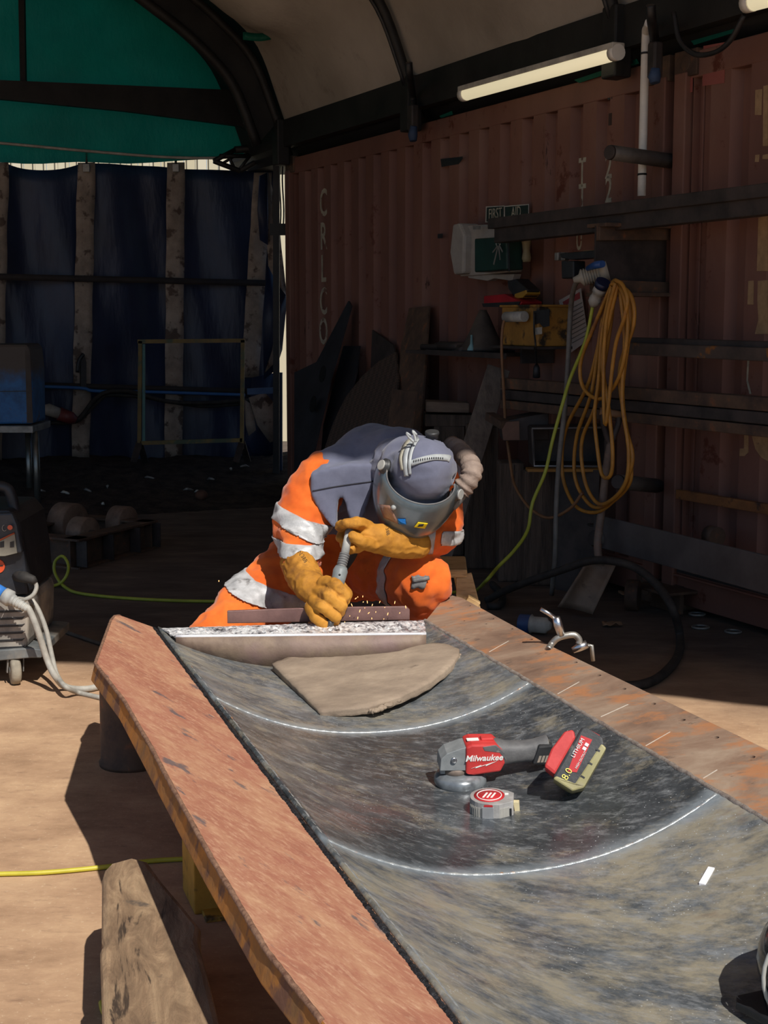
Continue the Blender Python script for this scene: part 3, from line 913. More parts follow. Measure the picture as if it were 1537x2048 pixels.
# ---------------------------------------------------------------- supports under the chute
o_ = at_z(262, 1527, 0)
o_.z = 0
pr = thing('round_prop', o_, 'sooty round steel prop under the far left corner of the chute', 'prop')
zt = .36
add('prop_tube', MB().lathe(o_, UP, [(0, .098), (.012, .1), (.02, .094), (zt - .02, .092), (zt, .09)], 28), m_rustdark, pr)
add('prop_cap', MB().lathe(o_ + UP * zt, UP, [(0, .08), (.03, .08)], 24), m_darksteel, pr)
o_ = at_z(408, 1834, 0); o_.z = 0
yb = thing('painted_stand', o_, 'yellow painted steel stand half hidden beneath the middle of the left side plate', 'stand')
m_yel = mat('chipped_yellow_paint', 'a87f2c', 'c4963a', 9, .6, bump=.2, c3='5a4526', s3=13, t3=(.54, .62))
add('stand_web', MB().box((0, 0, 0), (.09, .16, .38), frame(o_ + V((-.005, .1, .19)), BX, AX, UP)), m_yel, yb, bevel=.004)
add('stand_flange', MB().box((0, 0, 0), (.02, .2, .38), frame(o_ + V((.07, .1, .19)), BX, AX, UP)), m_yel, yb, bevel=.004)
add('stand_foot', MB().box((0, 0, 0), (.14, .24, .012), frame(o_ + V((.04, .1, .006)), BX, AX, UP)), m_yel, yb, bevel=.002)
# hidden prop holding the right side
o_ = RF.lerp(RE, .35) + BX * .08; o_.z = 0
rp_ = thing('box_prop', o_, 'dark steel box prop under the right side plate of the chute', 'prop')
add('prop_body', MB().box((0, 0, 0), (.14, .2, .405), frame(o_ + UP * .2025, BX, AX, UP)), m_rustdark, rp_, bevel=.005)

# timber sleeper lying beside the chute
ZS = .235
sl_px = [(204, 1752), (208, 1738), (222, 1724), (262, 1713), (298, 1722), (330, 1766), (372, 1815), (402, 1852), (398, 1880), (420, 1960), (442, 2048)]
top = [at_z(x, y, ZS) for x, y in sl_px]
dl = V((.133, -.69, 0)).normalized()
top += [top[-1] + dl * .5, at_z(205, 2048, ZS) + dl * .5, at_z(205, 2048, ZS), at_z(202, 1950, ZS), at_z(200, 1895, ZS), at_z(207, 1885, ZS), at_z(203, 1872, ZS)]
k = NT('weathered_sleeper_timber')
c = k.ramp(k.noise(7, 9, .7, (3.2, .8, 1), (0, 0, .19), .8), [(.3, '6b543f'), (.5, '93785c'), (.7, 'b79a78')])
cr = k.ramp(k.noise(5, 5, .6, (4.5, .55, 1), (0, 0, .19), .7), [(.36, 1.), (.40, 0.)])
c = k.mix(k.math('MULTIPLY', cr, .85), c, '2c2018')
c = k.mix(k.ramp(k.noise(9, 5, .6), [(.66, 0.), (.72, .7)]), c, '4b4744')
k.base(c); k.bump(k.noise(10, 8, .75, (3.5, .8, 1), (0, 0, .19), .8), .7, .014); k.set(.9)
slp = add('timber_sleeper', MB().prism(top, V((0, 0, -ZS))), k.m, bevel=.012)
tag(slp, 'weathered timber sleeper with cracked top lying on the floor at bottom left', 'sleeper')

# ---------------------------------------------------------------- slab of caked dirt lying in the trough
k = NT('caked_dirt')
c = k.ramp(k.noise(5, 9, .68, (1, 1.8, 1)), [(.3, '7f7062'), (.55, '9b8a78'), (.75, 'b3a18c')])
c = k.mix(k.ramp(k.noise(11, 6, .7, (1, 2.5, 1)), [(.64, 0.), (.7, .7)]), c, '5e5248')
k.base(c); k.bump(k.noise(30, 8, .75), .5, .006); k.set(.95, 0, **{'Specular IOR Level': .15})
m_dirt = k.m
ss = [(545, 1326), (640, 1421), (668, 1418), (702, 1415), (735, 1411), (770, 1400), (800, 1391), (832, 1376), (862, 1360), (886, 1342), (905, 1325), (917, 1308), (918, 1296), (900, 1289), (872, 1284), (846, 1287), (800, 1300), (750, 1306), (690, 1311), (620, 1314), (575, 1313)]
def slab_pt(x, y):
    p0 = at_y(565, 1318, E0.y - .022); p1 = on_pan(918, 1300, .018); p2 = on_pan(690, 1416, .032)
    n = (p1 - p0).cross(p2 - p0).normalized()
    return on_plane(x, y, p0, n), n
top = []
for (a, b) in zip(ss, ss[1:] + ss[:1]):
    n_ = max(1, int(math.dist(a, b) / 9))
    for i in range(n_):
        x, y = a[0] + (b[0] - a[0]) * i / n_, a[1] + (b[1] - a[1]) * i / n_
        j = 1.6 if i else 0
        p, n_s = slab_pt(x + j * nz((x, y, 0), .3), y + j * nz((x, y, 9), .3))
        top.append(p)
if n_s.z < 0: n_s = -n_s
mb = MB()
cen = sum(top, V((0, 0, 0))) / len(top)
rings = []
for f, dz in ((0, 0), (.35, 0), (.7, 0), (.93, 0), (1.0, -.002), (1.01, -.008), (1.0, -.016), (1.012, -.022), (.98, -.028), (.5, -.028), (0, -.028)):
    rings.append([cen + (p - cen) * max(f, .001) + n_s * (dz + (.0012 * nz(p * 1 + V((f, 0, 0)), 14) if dz > -.003 else .004 * nz(p, 40, dz * 900))) for p in top])
mb.grid(rings, True, True)
tag(add('dirt_slab', mb, m_dirt), 'flat grey-brown slab of caked dirt with crumbling edge lying in the far end of the trough', 'slab')
# ridge of loose crumbs along the slab edge
mb = MB()
rnd = random.Random(3)
for i in range(70):
    f = i / 69; x = 742 + 180 * f; y = 1411 - 112 * f ** 1.25 + rnd.uniform(-2, 3)
    p, n_ = slab_pt(x, y + 2); p = p - n_s * .014
    mb.ball(p, (rnd.uniform(.005, .012), rnd.uniform(.004, .009), rnd.uniform(.004, .008)), 7, 5)
tag(add('dirt_crumbs', mb, m_dirt), 'crumbled ridge of dirt along the curved edge of the slab in the trough', 'dirt', kind='stuff')

# ---------------------------------------------------------------- battery grinder
m_red = mat('tool_red', 'b5302f', 'cf4340', 10, .5, bump=.05, c3='a0524c', s3=12, t3=(.62, .72))
m_toolgrey = mat('tool_grey_rubber', '5a5a5b', '747372', 14, .6, bump=.15, c3='938e86', s3=20, t3=(.6, .7))
m_toolblack = mat('tool_black', '2a2b2d', '3c3d3e', 12, .5, bump=.1, c3='6d6a63', s3=16, t3=(.62, .72))
m_castgrey = mat('cast_gearhead', '808485', '9a9d9d', 15, .45, .15, bump=.1)
m_lab_red = mat('label_red', 'b8262a')
m_lab_white = mat('label_white', 'e6e4df')
m_lab_yellow = mat('label_yellow', 'e2d36a')
g0 = on_pan(921, 1571)
G = thing('angle_grinder', g0, 'red and grey battery angle grinder lying on its guard in the trough', 'angle grinder')
gx = V((.995, .09, .015)).normalized(); gz = V((-.02, -.10, 1)); gy_ = gz.cross(gx).normalized(); gz = gx.cross(gy_)
GM = frame(g0, gx, gy_, gz)
def gp(x, y, z): return GM @ V((x, y, z))
mb = MB()
mb.lathe(gp(0, 0, .004), gz, [(0, .050), (.002, .0595), (.010, .0625), (.021, .0615), (.030, .054), (.033, .04), (.034, .0)], 36)
add('disc_guard', mb, mat('steel_guard', '6a6f74', '959b9f', 14, .3, .4, c3='3a3b3d', s3=9), G)
add('guard_collar', MB().lathe(gp(-.012, 0, .034), gz, [(0, .031), (.016, .031), (.018, .026)], 24), mat('dusty_collar', '6e5f55', '93867b', 12, .6, .3), G)
add('lock_lever', MB().box((-.044, -.01, .045), (.012, .02, .012), GM), m_castgrey, G, bevel=.002)
# gear head: tapering cast block
hd = [(-.042, .052), (-.040, .076), (-.028, .092), (.010, .108), (.016, .108), (.016, .048), (-.005, .050)]
hd = [(-.052, .052), (-.050, .080), (-.036, .094), (.000, .106), (.012, .108), (.012, .050)]
add('gear_head', MB().prism([gp(x, -.030, z) for x, z in hd], gy_ * .060), m_castgrey, G, bevel=.008)
add('spindle_lock', MB().lathe(gp(-.020, -.0305, .078), -gy_, [(0, .007), (.004, .007), (.004, .004)], 16), m_bright, G)
# motor housing
mh = [(.008, .044), (.008, .110), (.022, .116), (.078, .114), (.094, .098), (.100, .066), (.090, .046), (.03, .040)]
add('motor_housing', MB().prism([gp(x, -.036, z) for x, z in mh], gy_ * .072), m_red, G, bevel=.010)
add('switch_slide', MB().box((.062, 0, .1165), (.03, .022, .008), GM), m_red, G, bevel=.003)
add('head_marking', MB().box((.028, -.004, .1166), (.028, .016, .001), GM), m_lab_white, G)
# grip
gs = [(.075, .030, .034), (.09, .030, .033), (.105, .027, .028), (.125, .025, .025), (.15, .024, .024), (.172, .025, .026), (.19, .028, .030), (.205, .031, .034)]
rows = []
for x, ry, rz in gs:
    rows.append([gp(x, ry * math.copysign(abs(math.cos(a)) ** .75, math.cos(a)), .079 + (x - .1) * .03 + rz * math.copysign(abs(math.sin(a)) ** .75, math.sin(a))) for a in [2 * math.pi * q / 24 for q in range(24)]])
add('grip', MB().grid(rows, True, True), m_toolgrey, G)
# rubber waist overlay on the housing side
add('grip_overlay', MB().prism([gp(x, -.0368, z) for x, z in ((.046, .110), (.078, .113), (.098, .095), (.104, .070), (.098, .078), (.086, .094), (.05, .100))], gy_ * .004), m_toolgrey, G, bevel=.002)
# vent block with slots
vb = [(.166, .058), (.180, .104), (.214, .106), (.200, .056)]
vt = add('vent_block', MB().prism([gp(x, -.0325, z) for x, z in vb], gy_ * .065), m_toolblack, G, bevel=.004)
for q in range(3):
    x = .176 + q * .0085
    add('vent_slot', MB().prism([gp(x, -.0332, .064), gp(x + .006, -.0332, .064), gp(x + .011, -.0332, .080), gp(x + .005, -.0332, .080)], gy_ * .001), mat('slot_dust', '9b8f82'), vt)
# battery mount and battery
bc = on_pan(1159, 1521, .075)
e1 = V((.52, .30, .80)).normalized(); e2 = V((.80, -.30, -.45)); e2 = (e2 - e1 * e2.dot(e1)).normalized(); e3 = e1.cross(e2)
if e3.y < 0: e3 = -e3
BM = frame(bc, e1, e2, e3)
def bp_(a, b, c): return BM @ V((a, b, c))
mt = [(-.060, -.028), (.034, -.028), (.050, -.042), (.036, -.058), (-.014, -.064), (-.056, -.058)]
add('battery_mount', MB().prism([bp_(a, b, -.034) for a, b in mt], e3 * .068), m_red, G, bevel=.006)
bt = [(-.066, -.030), (.062, -.030), (.068, -.022), (.066, .022), (.054, .033), (-.050, .036), (-.068, .020)]
ba = add('battery_pack', MB().prism([bp_(a, b, -.040) for a, b in bt], e3 * .08), m_toolblack, G, bevel=.006)
add('battery_base', MB().prism([bp_(a, b, -.0415) for a, b in ((-.069, -.028), (-.059, -.026), (-.052, .018), (.054, .025), (.050, .040), (-.052, .040), (-.071, .022))], e3 * .083), mat('mustard_plastic', '8f885c', 'aaa274', 12, .6, c3='958b76', s3=14, t3=(.5, .62)), ba, bevel=.004)
add('label_panel', MB().prism([bp_(a, b, -.0412) for a, b in ((-.038, -.008), (.046, -.022), (.050, .004), (-.030, .010))], e3 * .001), m_lab_red, ba)
def btxt(body, size, a, b, m, nm='label_text'):
    M = frame(bp_(a, b, -.0424), e1, -e2, -e3)
    if M.to_3x3().determinant() < 0: M = frame(bp_(a, b, -.0424), e1, e2, -e3)
    add(nm, text_mb(body, size, M, .0004), m, ba)
btxt('8.0', .022, -.044, -.006, m_lab_yellow)
btxt('LITHIUM', .0125, .018, -.014, m_lab_white)
for q_ in (.024, .034): add('label_box', MB().box((q_, -.001, -.0424), (.007, .008, .0006), BM), m_lab_white, ba)
btxt('HIGH OUTPUT', .0065, -.002, .004, m_lab_white)
for q in range(3):
    add('battery_slot', MB().box((.036 - .034 * q, .026, -.0416), (.004, .010, .001), BM), m_black, ba)
add('end_label', MB().box((.0685, -.002, .0), (.001, .03, .05), BM), m_lab_red, ba)
add('latch_pad', MB().box((.058, -.012, -.02), (.014, .012, .03), BM), m_toolgrey, ba, bevel=.003)
# logo on the housing
LM = frame(gp(.050, -.0368, .082), gx, gz, -gy_)
add('logo_lettering', text_mb('Milwaukee', .0205, LM, .0005, shear=.25, bold=.0004), m_lab_white, G)
add('bolt_mark', MB().prism([gp(x, -.0366, z) for x, z in ((.020, .058), (.044, .0655), (.043, .063), (.080, .0735), (.054, .062), (.055, .0655), (.030, .058), (.031, .061))], -gy_ * .0008), m_lab_white, G)

# ---------------------------------------------------------------- tape measure
t0 = on_pan(985, 1628)
TM_ = thing('tape_measure', t0, 'silver tape measure with a round red label lying flat in front of the grinder', 'tape measure')
tx = V((.99, -.12, .02)).normalized(); tz = V((-.03, -.10, 1)); ty = tz.cross(tx).normalized(); tz = tx.cross(ty)
TM = frame(t0 + tz * .001, tx, ty, tz)
ol = []
for q in range(17):
    a = math.radians(50 + 200 * q / 16)
    ol.append((-.006 + .043 * math.cos(a), .002 + .043 * math.sin(a)))
ol += [(-.004, -.043), (.018, -.043), (.048, -.024), (.048, .020), (.034, .032), (.024, .036)]
mt_ = mat('tape_chrome', '9a9794', 'c2bfbb', 20, .35, .25, bump=.1)
add('case_side', MB().prism([TM @ V((x, y, 0)) for x, y in ol], tz * .042), mt_, TM_, bevel=.003)
add('case_front', MB().prism([TM @ V((x, -.0435, z)) for x, z in ((-.020, .004), (.006, .004), (.006, .035), (-.020, .035))], ty * .003), mat('tape_plate', 'c9c8c8', 'dadada', 10, .3, .7), TM_, bevel=.001)
add('front_mark', MB().prism([TM @ V((x, -.0442, z)) for x, z in ((-.016, .036), (.004, .036), (.003, .0405), (-.015, .0405))], ty * .001), m_lab_red, TM_)
gm = MB()
for q in range(9):
    a = math.radians(196 + q * 7.5); gm.box((-.006 + .0437 * math.cos(a), .002 + .0437 * math.sin(a), .017), (.0018, .0018, .026), TM)
add('grip_ribs', gm, m_white_dirty, TM_)
gm = MB()
for q in range(8): gm.beam(TM @ V((.020 + q * .0026, -.0422 + q * .00165, .004)), TM @ V((.020 + q * .0026, -.0422 + q * .00165, .031)), .0012, .0016, tx)
add('side_ribs', gm, m_white_dirty, TM_)
lb = add('round_label', MB().lathe(TM @ V((-.006, .002, .042)), tz, [(0, .034), (.0012, .034), (.0012, .0)], 32), m_lab_red, TM_)
def ring(rad, r, m, z=.0435):
    return MB().tube([TM @ V((-.006 + rad * math.cos(a), .002 + rad * math.sin(a), z)) for a in [2 * math.pi * q / 40 for q in range(40)]], r, 6, closed=True)
add('label_ring', ring(.027, .0012, 0), m_lab_white, lb)
gm = MB()
for a in (-.013, -.004, .005): gm.beam(TM @ V((-.006 + a, -.012, .0436)), TM @ V((-.006 + a + .008, .014, .0436)), .0042, .0008, tz)
add('label_stripes', gm, m_lab_white, lb)
add('belt_clip', MB().box((.032, .012, .0425), (.008, .008, .001), TM), m_lab_white, TM_)
add('lock_button', MB().box((.0405, -.0285, .018), (.008, .002, .018), TM @ Matrix.Rotation(0, 4, 'Z')), m_black, TM_, bevel=.001)
add('tape_tip', MB().prism([TM @ V((x, -.002, z)) for x, z in ((.047, .030), (.060, .030), (.061, .008), (.055, .003), (.050, .006))], ty * .012), mat('yellow_white_tape', 'c3b48c', 'd8cda8', 10, .5), TM_, bevel=.001)

# chalk
c0, c1 = on_pan(1405, 1770, .006), on_pan(1424, 1737, .006)
tag(add('chalk_stick', MB().beam(c0, c1, .0135, .008), mat('white_chalk', 'ece9ef', 'f6f4f8', 20, .8), bevel=.0015), 'short white stick of marking chalk lying on the near trough', 'chalk')

# welding helmet lying at the lower right
h0 = on_pan(1600, 2040)
hm = thing('welding_helmet', h0, 'glossy black welding helmet lying in the trough, cut off by the lower right corner', 'helmet')
m_gloss = mat('gloss_black', '101114', '17181b', 8, .12, spec=.6)
hc = h0 + V((.06, .0, .085))
rows = []
for i in range(13):
    th = math.pi * (i / 12)
    rows.append([hc + V((.125 * math.sin(th) * math.cos(a), .15 * math.cos(th), .105 * math.sin(th) * math.sin(a))) for a in [2 * math.pi * q / 28 for q in range(28)]])
add('shell', MB().grid(rows, True, True), m_gloss, hm)
add('rim_band', MB().tube([hc + V((.127 * math.cos(a), -.03, .106 * math.sin(a))) for a in [2 * math.pi * q / 40 for q in range(40)]], .0035, 8, closed=True), m_grey, hm)
add('chin_flap', MB().prism([hc + V(p) for p in ((-.11, .03, -.06), (-.15, .04, -.075), (-.155, .02, -.078), (-.12, -.06, -.07))], V((0, 0, .012))), m_black, hm, bevel=.003)

# ---------------------------------------------------------------- clamp on the right plate edge
cp = on_plane(1128, 1291, RF, nR)
CL = thing('g_clamp', cp, 'small silver clamp gripping the outer edge of the right side plate', 'clamp')
Yc = cp.y
def cq(x, y, dy=0): return at_y(x, y, Yc + dy)
m_zinc = mat('zinc_steel', '8d8a84', 'b5b1a8', 16, .4, .7, bump=.1)
add('clamp_frame', MB().tube(curve([cq(1097, 1299, -.02), cq(1104, 1288), cq(1115, 1277), cq(1133, 1271), cq(1150, 1270), cq(1159, 1279), cq(1158, 1288)], 4), .0095, 8), m_zinc, CL)
add('clamp_screw', MB().tube([cq(1113, 1234), cq(1117, 1250), cq(1124, 1271)], [.011, .013, .011], 12), m_bright, CL)
add('tommy_bar', MB().tube([cq(1082, 1218), cq(1098, 1227), cq(1111, 1236)], .0062, 8), m_bright, CL)
add('lower_screw', MB().tube([cq(1146, 1301), cq(1160, 1294), cq(1175, 1288)], [.009, .013, .013], 12), m_bright, CL)
add('lower_bar', MB().tube([cq(1176, 1291), cq(1184, 1291), cq(1187, 1322)], .006, 8), m_zinc, CL)
# ================================================================== background: right side, on and along the containers
def W3(px, py, off): return wall_px(px, py, off)
def bar(name, a, b, off, w, h, m, label, cat='steel bar', group=None, off2=None, bevel=.004):
    p, q = W3(*a, off), W3(*b, off if off2 is None else off2)
    q = q + (q - p) * .12
    mb = MB().beam(p, q, w, h)
    return tag(add(name, mb, m, bevel=bevel), label, cat, group)
# tube lights
def tube_light(a, b, off, label):
    p, q = W3(*a, off), W3(*b, off)
    t = thing('tube_light', (p + q) / 2, label, 'light', 'batten lights under the eave')
    d = (q - p).normalized()
    add('housing', MB().beam(p + UP * .03, q + UP * .03, .07, .03), m_white_dirty, t, bevel=.005)
    k = NT('lit_diffuser'); k.base('efe6c8'); k.set(.4)
    k.b.inputs['Emission Color'].default_value = (*lin('f4e6bd'), 1); k.b.inputs['Emission Strength'].default_value = .62
    add('diffuser', MB().tube([p + d * .04, p + d * .05, q - d * .05, q - d * .04], [.026, .036, .036, .026], 16), k.m, t)
    for e, s in ((p, 1), (q, -1)):
        add('end_cap', MB().cyl(e, e + d * s * .045, .038, 16), m_white, t)
    return t
tube_light((926, 190), (1238, 104), .22, 'long cream tube light glowing below the eave beam')
tube_light((1493, 8), (1760, -62), .22, 'second tube light cut off by the top right corner')
# conduit
cn = thing('conduit_pipe', W3(1284, 392, .12), 'white conduit pipe running down the container joint', 'pipe')
add('pipe', MB().tube(curve([W3(1299, 45, .2), W3(1294, 62, .13), W3(1292, 90, .12), W3(1284, 392, .12)], 6), .02, 12), m_white, cn)
for y, x in ((107, 1291.5), (349, 1285)): add('cable_tie', MB().cyl(W3(x, y - 2, .12), W3(x, y + 2, .12), .023, 12), m_black, cn)
# straps hanging at the eave
for (x, y0, y1, lab) in ((824, 175, 282, 'ratchet strap with a blue end hanging under the eave left of the tube light'), (1308, 60, 166, 'ratchet strap with a blue end hanging beside the white conduit')):
    s_ = thing('ratchet_strap', W3(x, y0, .3), lab, 'strap', 'ratchet straps on the rafters')
    mb = MB().tube(curve([W3(x - 6, y0 - 50, .33), W3(x - 4, y0 - 20, .3), W3(x + 2, y0 + 20, .14), W3(x + 4, y1 - 45, .2)], 5), .022, 6)
    add('webbing', mb, m_black, s_)
    add('ratchet', MB().box((0, 0, 0), (.06, .05, .16), frame(W3(x + 3, y1 - 45, .2), T, N, UP)), m_darksteel, s_, bevel=.01)
    add('blue_tail', MB().tube([W3(x + 4, y1 - 30, .24), W3(x + 2, y1 - 12, .24), W3(x + 3, y1, .24)], [.02, .03, .022], 8), mat('dull_blue', '1e2f4a', '2c4262', 8, .7), s_)
tag(add('drooping_cable', MB().tube(curve([W3(1348, 25, .2), W3(1360, 80, .2), W3(1390, 108, .2), W3(1430, 105, .2), W3(1462, 80, .2), W3(1490, 30, .2)], 6), .012, 6), m_black), 'dark cable drooping in a loop from the eave at the top right', 'cable')
# cantilever pipe arms
for (a, b, r, lab) in (((1342, 322), (1222, 305), .035, 'grey pipe stub projecting from the container above the long beams'),
                       ((1318, 972), (1238, 964), .035, 'grey pipe stub behind the coil of orange cable'),
                       ((1322, 1104), (1190, 1076), .042, 'grey pipe stub below the sloping flat bar')):
    p = W3(*a, -.01); 
    off = .38
    q = W3(*b, off)
    q = p + (q - p).normalized() * min((q - p).length, .5)
    o_ = thing('pipe_arm', p, lab, 'pipe arm', 'pipe arms welded to the containers')
    add('arm_tube', MB().cyl(p, q, r, 18), mat('sooty_pipe', '4f4a45', '6b655f', 9, .6, .3, bump=.1), o_)
    add('end_cap', MB().lathe(q, (q - p), [(0, r), (.012, r * .9)], 18), m_darksteel, o_)
# bracket: stub of I beam
IB = thing('beam_bracket', W3(1275, 520, 0), 'rusty I-beam bracket on the container carrying the upper beams and the orange coil', 'bracket')
ib = lambda x, y, o: W3(x, y, o)
A0, A1 = W3(1335, 455, .0), W3(1335, 590, .0)
zt, zb = A0.z, A1.z
o0 = wall(on_wall(1335, 455)[0], 0, 0)
def ibp(off, z): return V((o0.x, o0.y, 0)) + N * off + UP * z
add('web', MB().prism([ibp(0, zt), ibp(.40, zt), ibp(.40, zb), ibp(0, zb)], T * .012), m_darksteel, IB)
for z in (zt + .0, zb): add('flange', MB().beam(ibp(-.0, z), ibp(.40, z), .16, .018), m_rustdark, IB, bevel=.003)
add('flange_face', MB().prism([ibp(0, zt), ibp(.40, zt), ibp(.40, zt - .07), ibp(0, zt - .06)], -T * .03), m_rustdark, IB, bevel=.003)
add('flange_face', MB().prism([ibp(0, zb), ibp(.40, zb), ibp(.40, zb + .07), ibp(0, zb + .06)], -T * .03), m_rustdark, IB, bevel=.003)
add('hook', MB().box((0, 0, 0), (.03, .02, .11), frame(ibp(.41, zb + .02), T, N, UP)), m_rustdark, IB)
# long bars on the arms
bar('steel_beam', (990, 448), (1537, 382), .30, .09, .055, m_darksteel, 'long dark steel bar, upper of the two above the bracket', 'steel beam', 'long bars on the rack')
bar('steel_beam', (1000, 470), (1537, 409), .28, .07, .085, m_darksteel, 'long dark channel directly under the topmost bar of the rack', 'steel beam', 'long bars on the rack')
bar('steel_bar', (1262, 681), (1537, 690), .26, .06, .03, m_darksteel, 'thin dark bar lying along the container at mid height', group='long bars on the rack')
bar('steel_bar', (1262, 697), (1537, 709), .30, .06, .055, mat('bar_with_rust', '3c3532', '5a4d45', 7, .65, .3, bump=.15, c3='8a5a2c', s3=6, t3=(.6, .64)), 'dark bar with a rusty orange lower edge at mid height', group='long bars on the rack')
bar('steel_bar', (1012, 766), (1537, 808), .30, .07, .056, m_rustdark, 'topmost of three long bars stacked behind the shovel handle', group='three stacked bars')
bar('steel_bar', (1012, 788), (1537, 836), .30, .07, .050, m_darksteel, 'middle of three long bars stacked behind the shovel handle', group='three stacked bars')
bar('steel_bar', (1012, 808), (1537, 862), .30, .07, .046, m_rustdark, 'lowest of three long bars stacked behind the shovel handle', group='three stacked bars')
bar('angle_bar', (1357, 988), (1537, 1018), .06, .03, .045, mat('orange_rust_bar', '6a4426', '8a5a30', 8, .8, bump=.3, c3='3a2a22', s3=12), 'rusty orange angle bar along the container low on the right')
bar('flat_bar', (1190, 1060), (1537, 1150), .34, .015, .155, mat('blue_grey_flat', '4f4a4a', '625d5c', 6, .55, .3), 'wide flat steel bar sloping down to the right edge', 'flat bar', off2=.42)
bar('flat_bar', (1196, 1048), (1537, 1126), .28, .12, .012, m_darksteel, 'thin plate lying behind the sloping flat bar', 'flat bar', off2=.36)
o_ = W3(1340, 1053, .12)
tag(add('round_bar', MB().cyl(o_ - T * .3, o_ + T * -.34 - N * .0 + N * .0 - T * .02, .045, 20), m_rustdark), 'end of a round bar resting above the sloping flat bar', 'round bar')
rl = at_z(1320, 1230, 0); rl.z = 0
rw = thing('rail_offcut', rl, 'rusty wheel and plate offcut lying at the container foot behind the black hose', 'offcut')
add('plate', MB().box((0, 0, 0), (.3, .22, .015), frame(rl + V((.05, .1, .11)), T, N, UP)), m_rustdark, rw, bevel=.004)
add('leg', MB().box((0, 0, 0), (.24, .02, .10), frame(rl + V((.05, .1, .055)), T, N, UP)), m_rustdark, rw)
add('wheel', MB().cyl(rl + V((-.14, .12, .075)), rl + V((-.08, .10, .075)), .075, 24), m_rustdark, rw, bevel=.006)
for x, y, rr, lab in ((1395, 1228, .035, 'bright steel ring on the floor, furthest of the three'), (1402, 1254, .036, 'bright steel ring on the floor, middle of the three'), (1467, 1263, .034, 'bright steel ring on the floor, rightmost of the three')):
    c_ = at_z(x, y, 0.006)
    tag(add('steel_ring', MB().tube([c_ + V((rr * math.cos(a), rr * math.sin(a), 0)) for a in [2 * math.pi * q / 24 for q in range(24)]], .006, 6, closed=True), m_galv), lab, 'ring', 'rings on the floor')
rnd = random.Random(5)
for (x, y, lab) in ((1225, 1252, 'pale dry leaf scrap on the dark floor right of the shovel'), (1255, 1190, 'crumpled rusty scrap beside the shovel blade')):
    c_ = at_z(x, y, .004)
    mb = MB(); rows = [[c_ + V((.09 * (i / 6 - .5), .05 * (j / 4 - .5) * (1 + .5 * math.sin(i)), .012 + .016 * nz((i, j, x), .9))) for i in range(7)] for j in range(5)]
    tag(add('scrap', mb.grid(rows), mat('leaf_brown', '7a6048', '94765a', 20, .8), solid=.002), lab, 'scrap')

# ---------------------------------------------------------------- first aid corner
fa = thing('first_aid_sign', W3(1015, 428, .0), 'dark FIRST AID sign in two pale-framed panels above the white case', 'sign')
m_sign = mat('dark_green_sign', '14241f', '1b2e28', 6, .5)
for q, tx_ in (([(975, 415), (1008, 413), (1008, 441), (974, 443)], ('FIRST', 991, 428)), ([(1011, 414), (1057, 410), (1057, 437), (1011, 441)], ('AID', 1033, 425))):
    add('panel_frame', MB().prism([W3(x + dx, y + dy, .02) for (x, y), (dx, dy) in zip(q, ((-1.5, -2), (2, -2), (2, 2), (-1.5, 2)))], N * .004), m_white_dirty, fa)
    add('panel', MB().prism([W3(x, y, .0245) for x, y in q], N * .002), m_sign, fa)
    t_, z_ = on_wall(tx_[1], tx_[2], .027)
    add('lettering', text_mb(tx_[0], .085, frame(wall(t_, .0275, z_), -T * .78, UP, N), .0006), m_letter, fa)
def boxw(pxs, off, dep):
    return MB().prism([W3(x, y, off) for x, y in pxs], N * dep)
wc = thing('first_aid_case', W3(975, 500, 0), 'white moulded plastic case mounted on the container wall under the sign', 'case')
m_case = mat('dull_white_plastic', '8e8b86', 'a3a09a', 7, .5, bump=.05)
add('case_body', boxw([(952, 452), (1000, 450), (1048, 455), (1046, 545), (1000, 550), (950, 553), (944, 500)], .02, .10), m_case, wc, bevel=.02)
add('case_lid', boxw([(944, 450), (958, 447), (968, 470), (966, 548), (946, 550), (938, 505)], .04, .13), m_case, wc, bevel=.015)
add('case_latch', boxw([(950, 452), (962, 452), (962, 459), (950, 459)], .17, .012), m_galv, wc)
add('bottom_edge', boxw([(950, 550), (1044, 548), (1040, 562), (1004, 557), (990, 562), (952, 556)], .05, .05), m_case, wc, bevel=.004)
gb = thing('first_aid_box', W3(1015, 510, .15), 'dark green first aid box in front of the white case', 'box')
add('box_body', boxw([(980, 478), (1046, 474), (1048, 540), (980, 545)], .15, .10), mat('dark_green_plastic', '0f2c26', '153a32', 6, .45), gb, bevel=.01)
add('box_strap', boxw([(1017, 476), (1020, 476), (1021, 543), (1018, 543)], .251, .003), m_black, gb)
cy = thing('spindle', W3(1053, 492, .1), 'cream turned spindle hanging beside the green box', 'spindle')
a_ = W3(1053, 466, .15); b_ = W3(1054, 524, .15)
add('turned_post', MB().lathe(b_, a_ - b_, [(0, .02), (.02, .026), (.06, .018), (.1, .024), (.12, .03), (.13, .02), (.155, .026), (.17, .018)], 14), mat('cream_plastic', '7d7458', '93896a', 8, .6), cy)
ky = thing('key_bunch', W3(996, 500, .27), 'bunch of keys hanging in front of the dark green box', 'keys')
add('key_ring', MB().tube([W3(997 + 4 * math.cos(a), 488 + 5 * math.sin(a), .27) for a in [2 * math.pi * q / 16 for q in range(16)]], .0025, 6, closed=True), m_bright, ky)
for (x0, y0, x1, y1) in ((997, 492, 988, 529), (998, 492, 1001, 520), (996, 492, 986, 505), (999, 490, 1006, 504), (997, 476, 998, 488)):
    add('key', MB().beam(W3(x0, y0, .272), W3(x1, y1, .272), .003, .009, T), m_galv, ky)
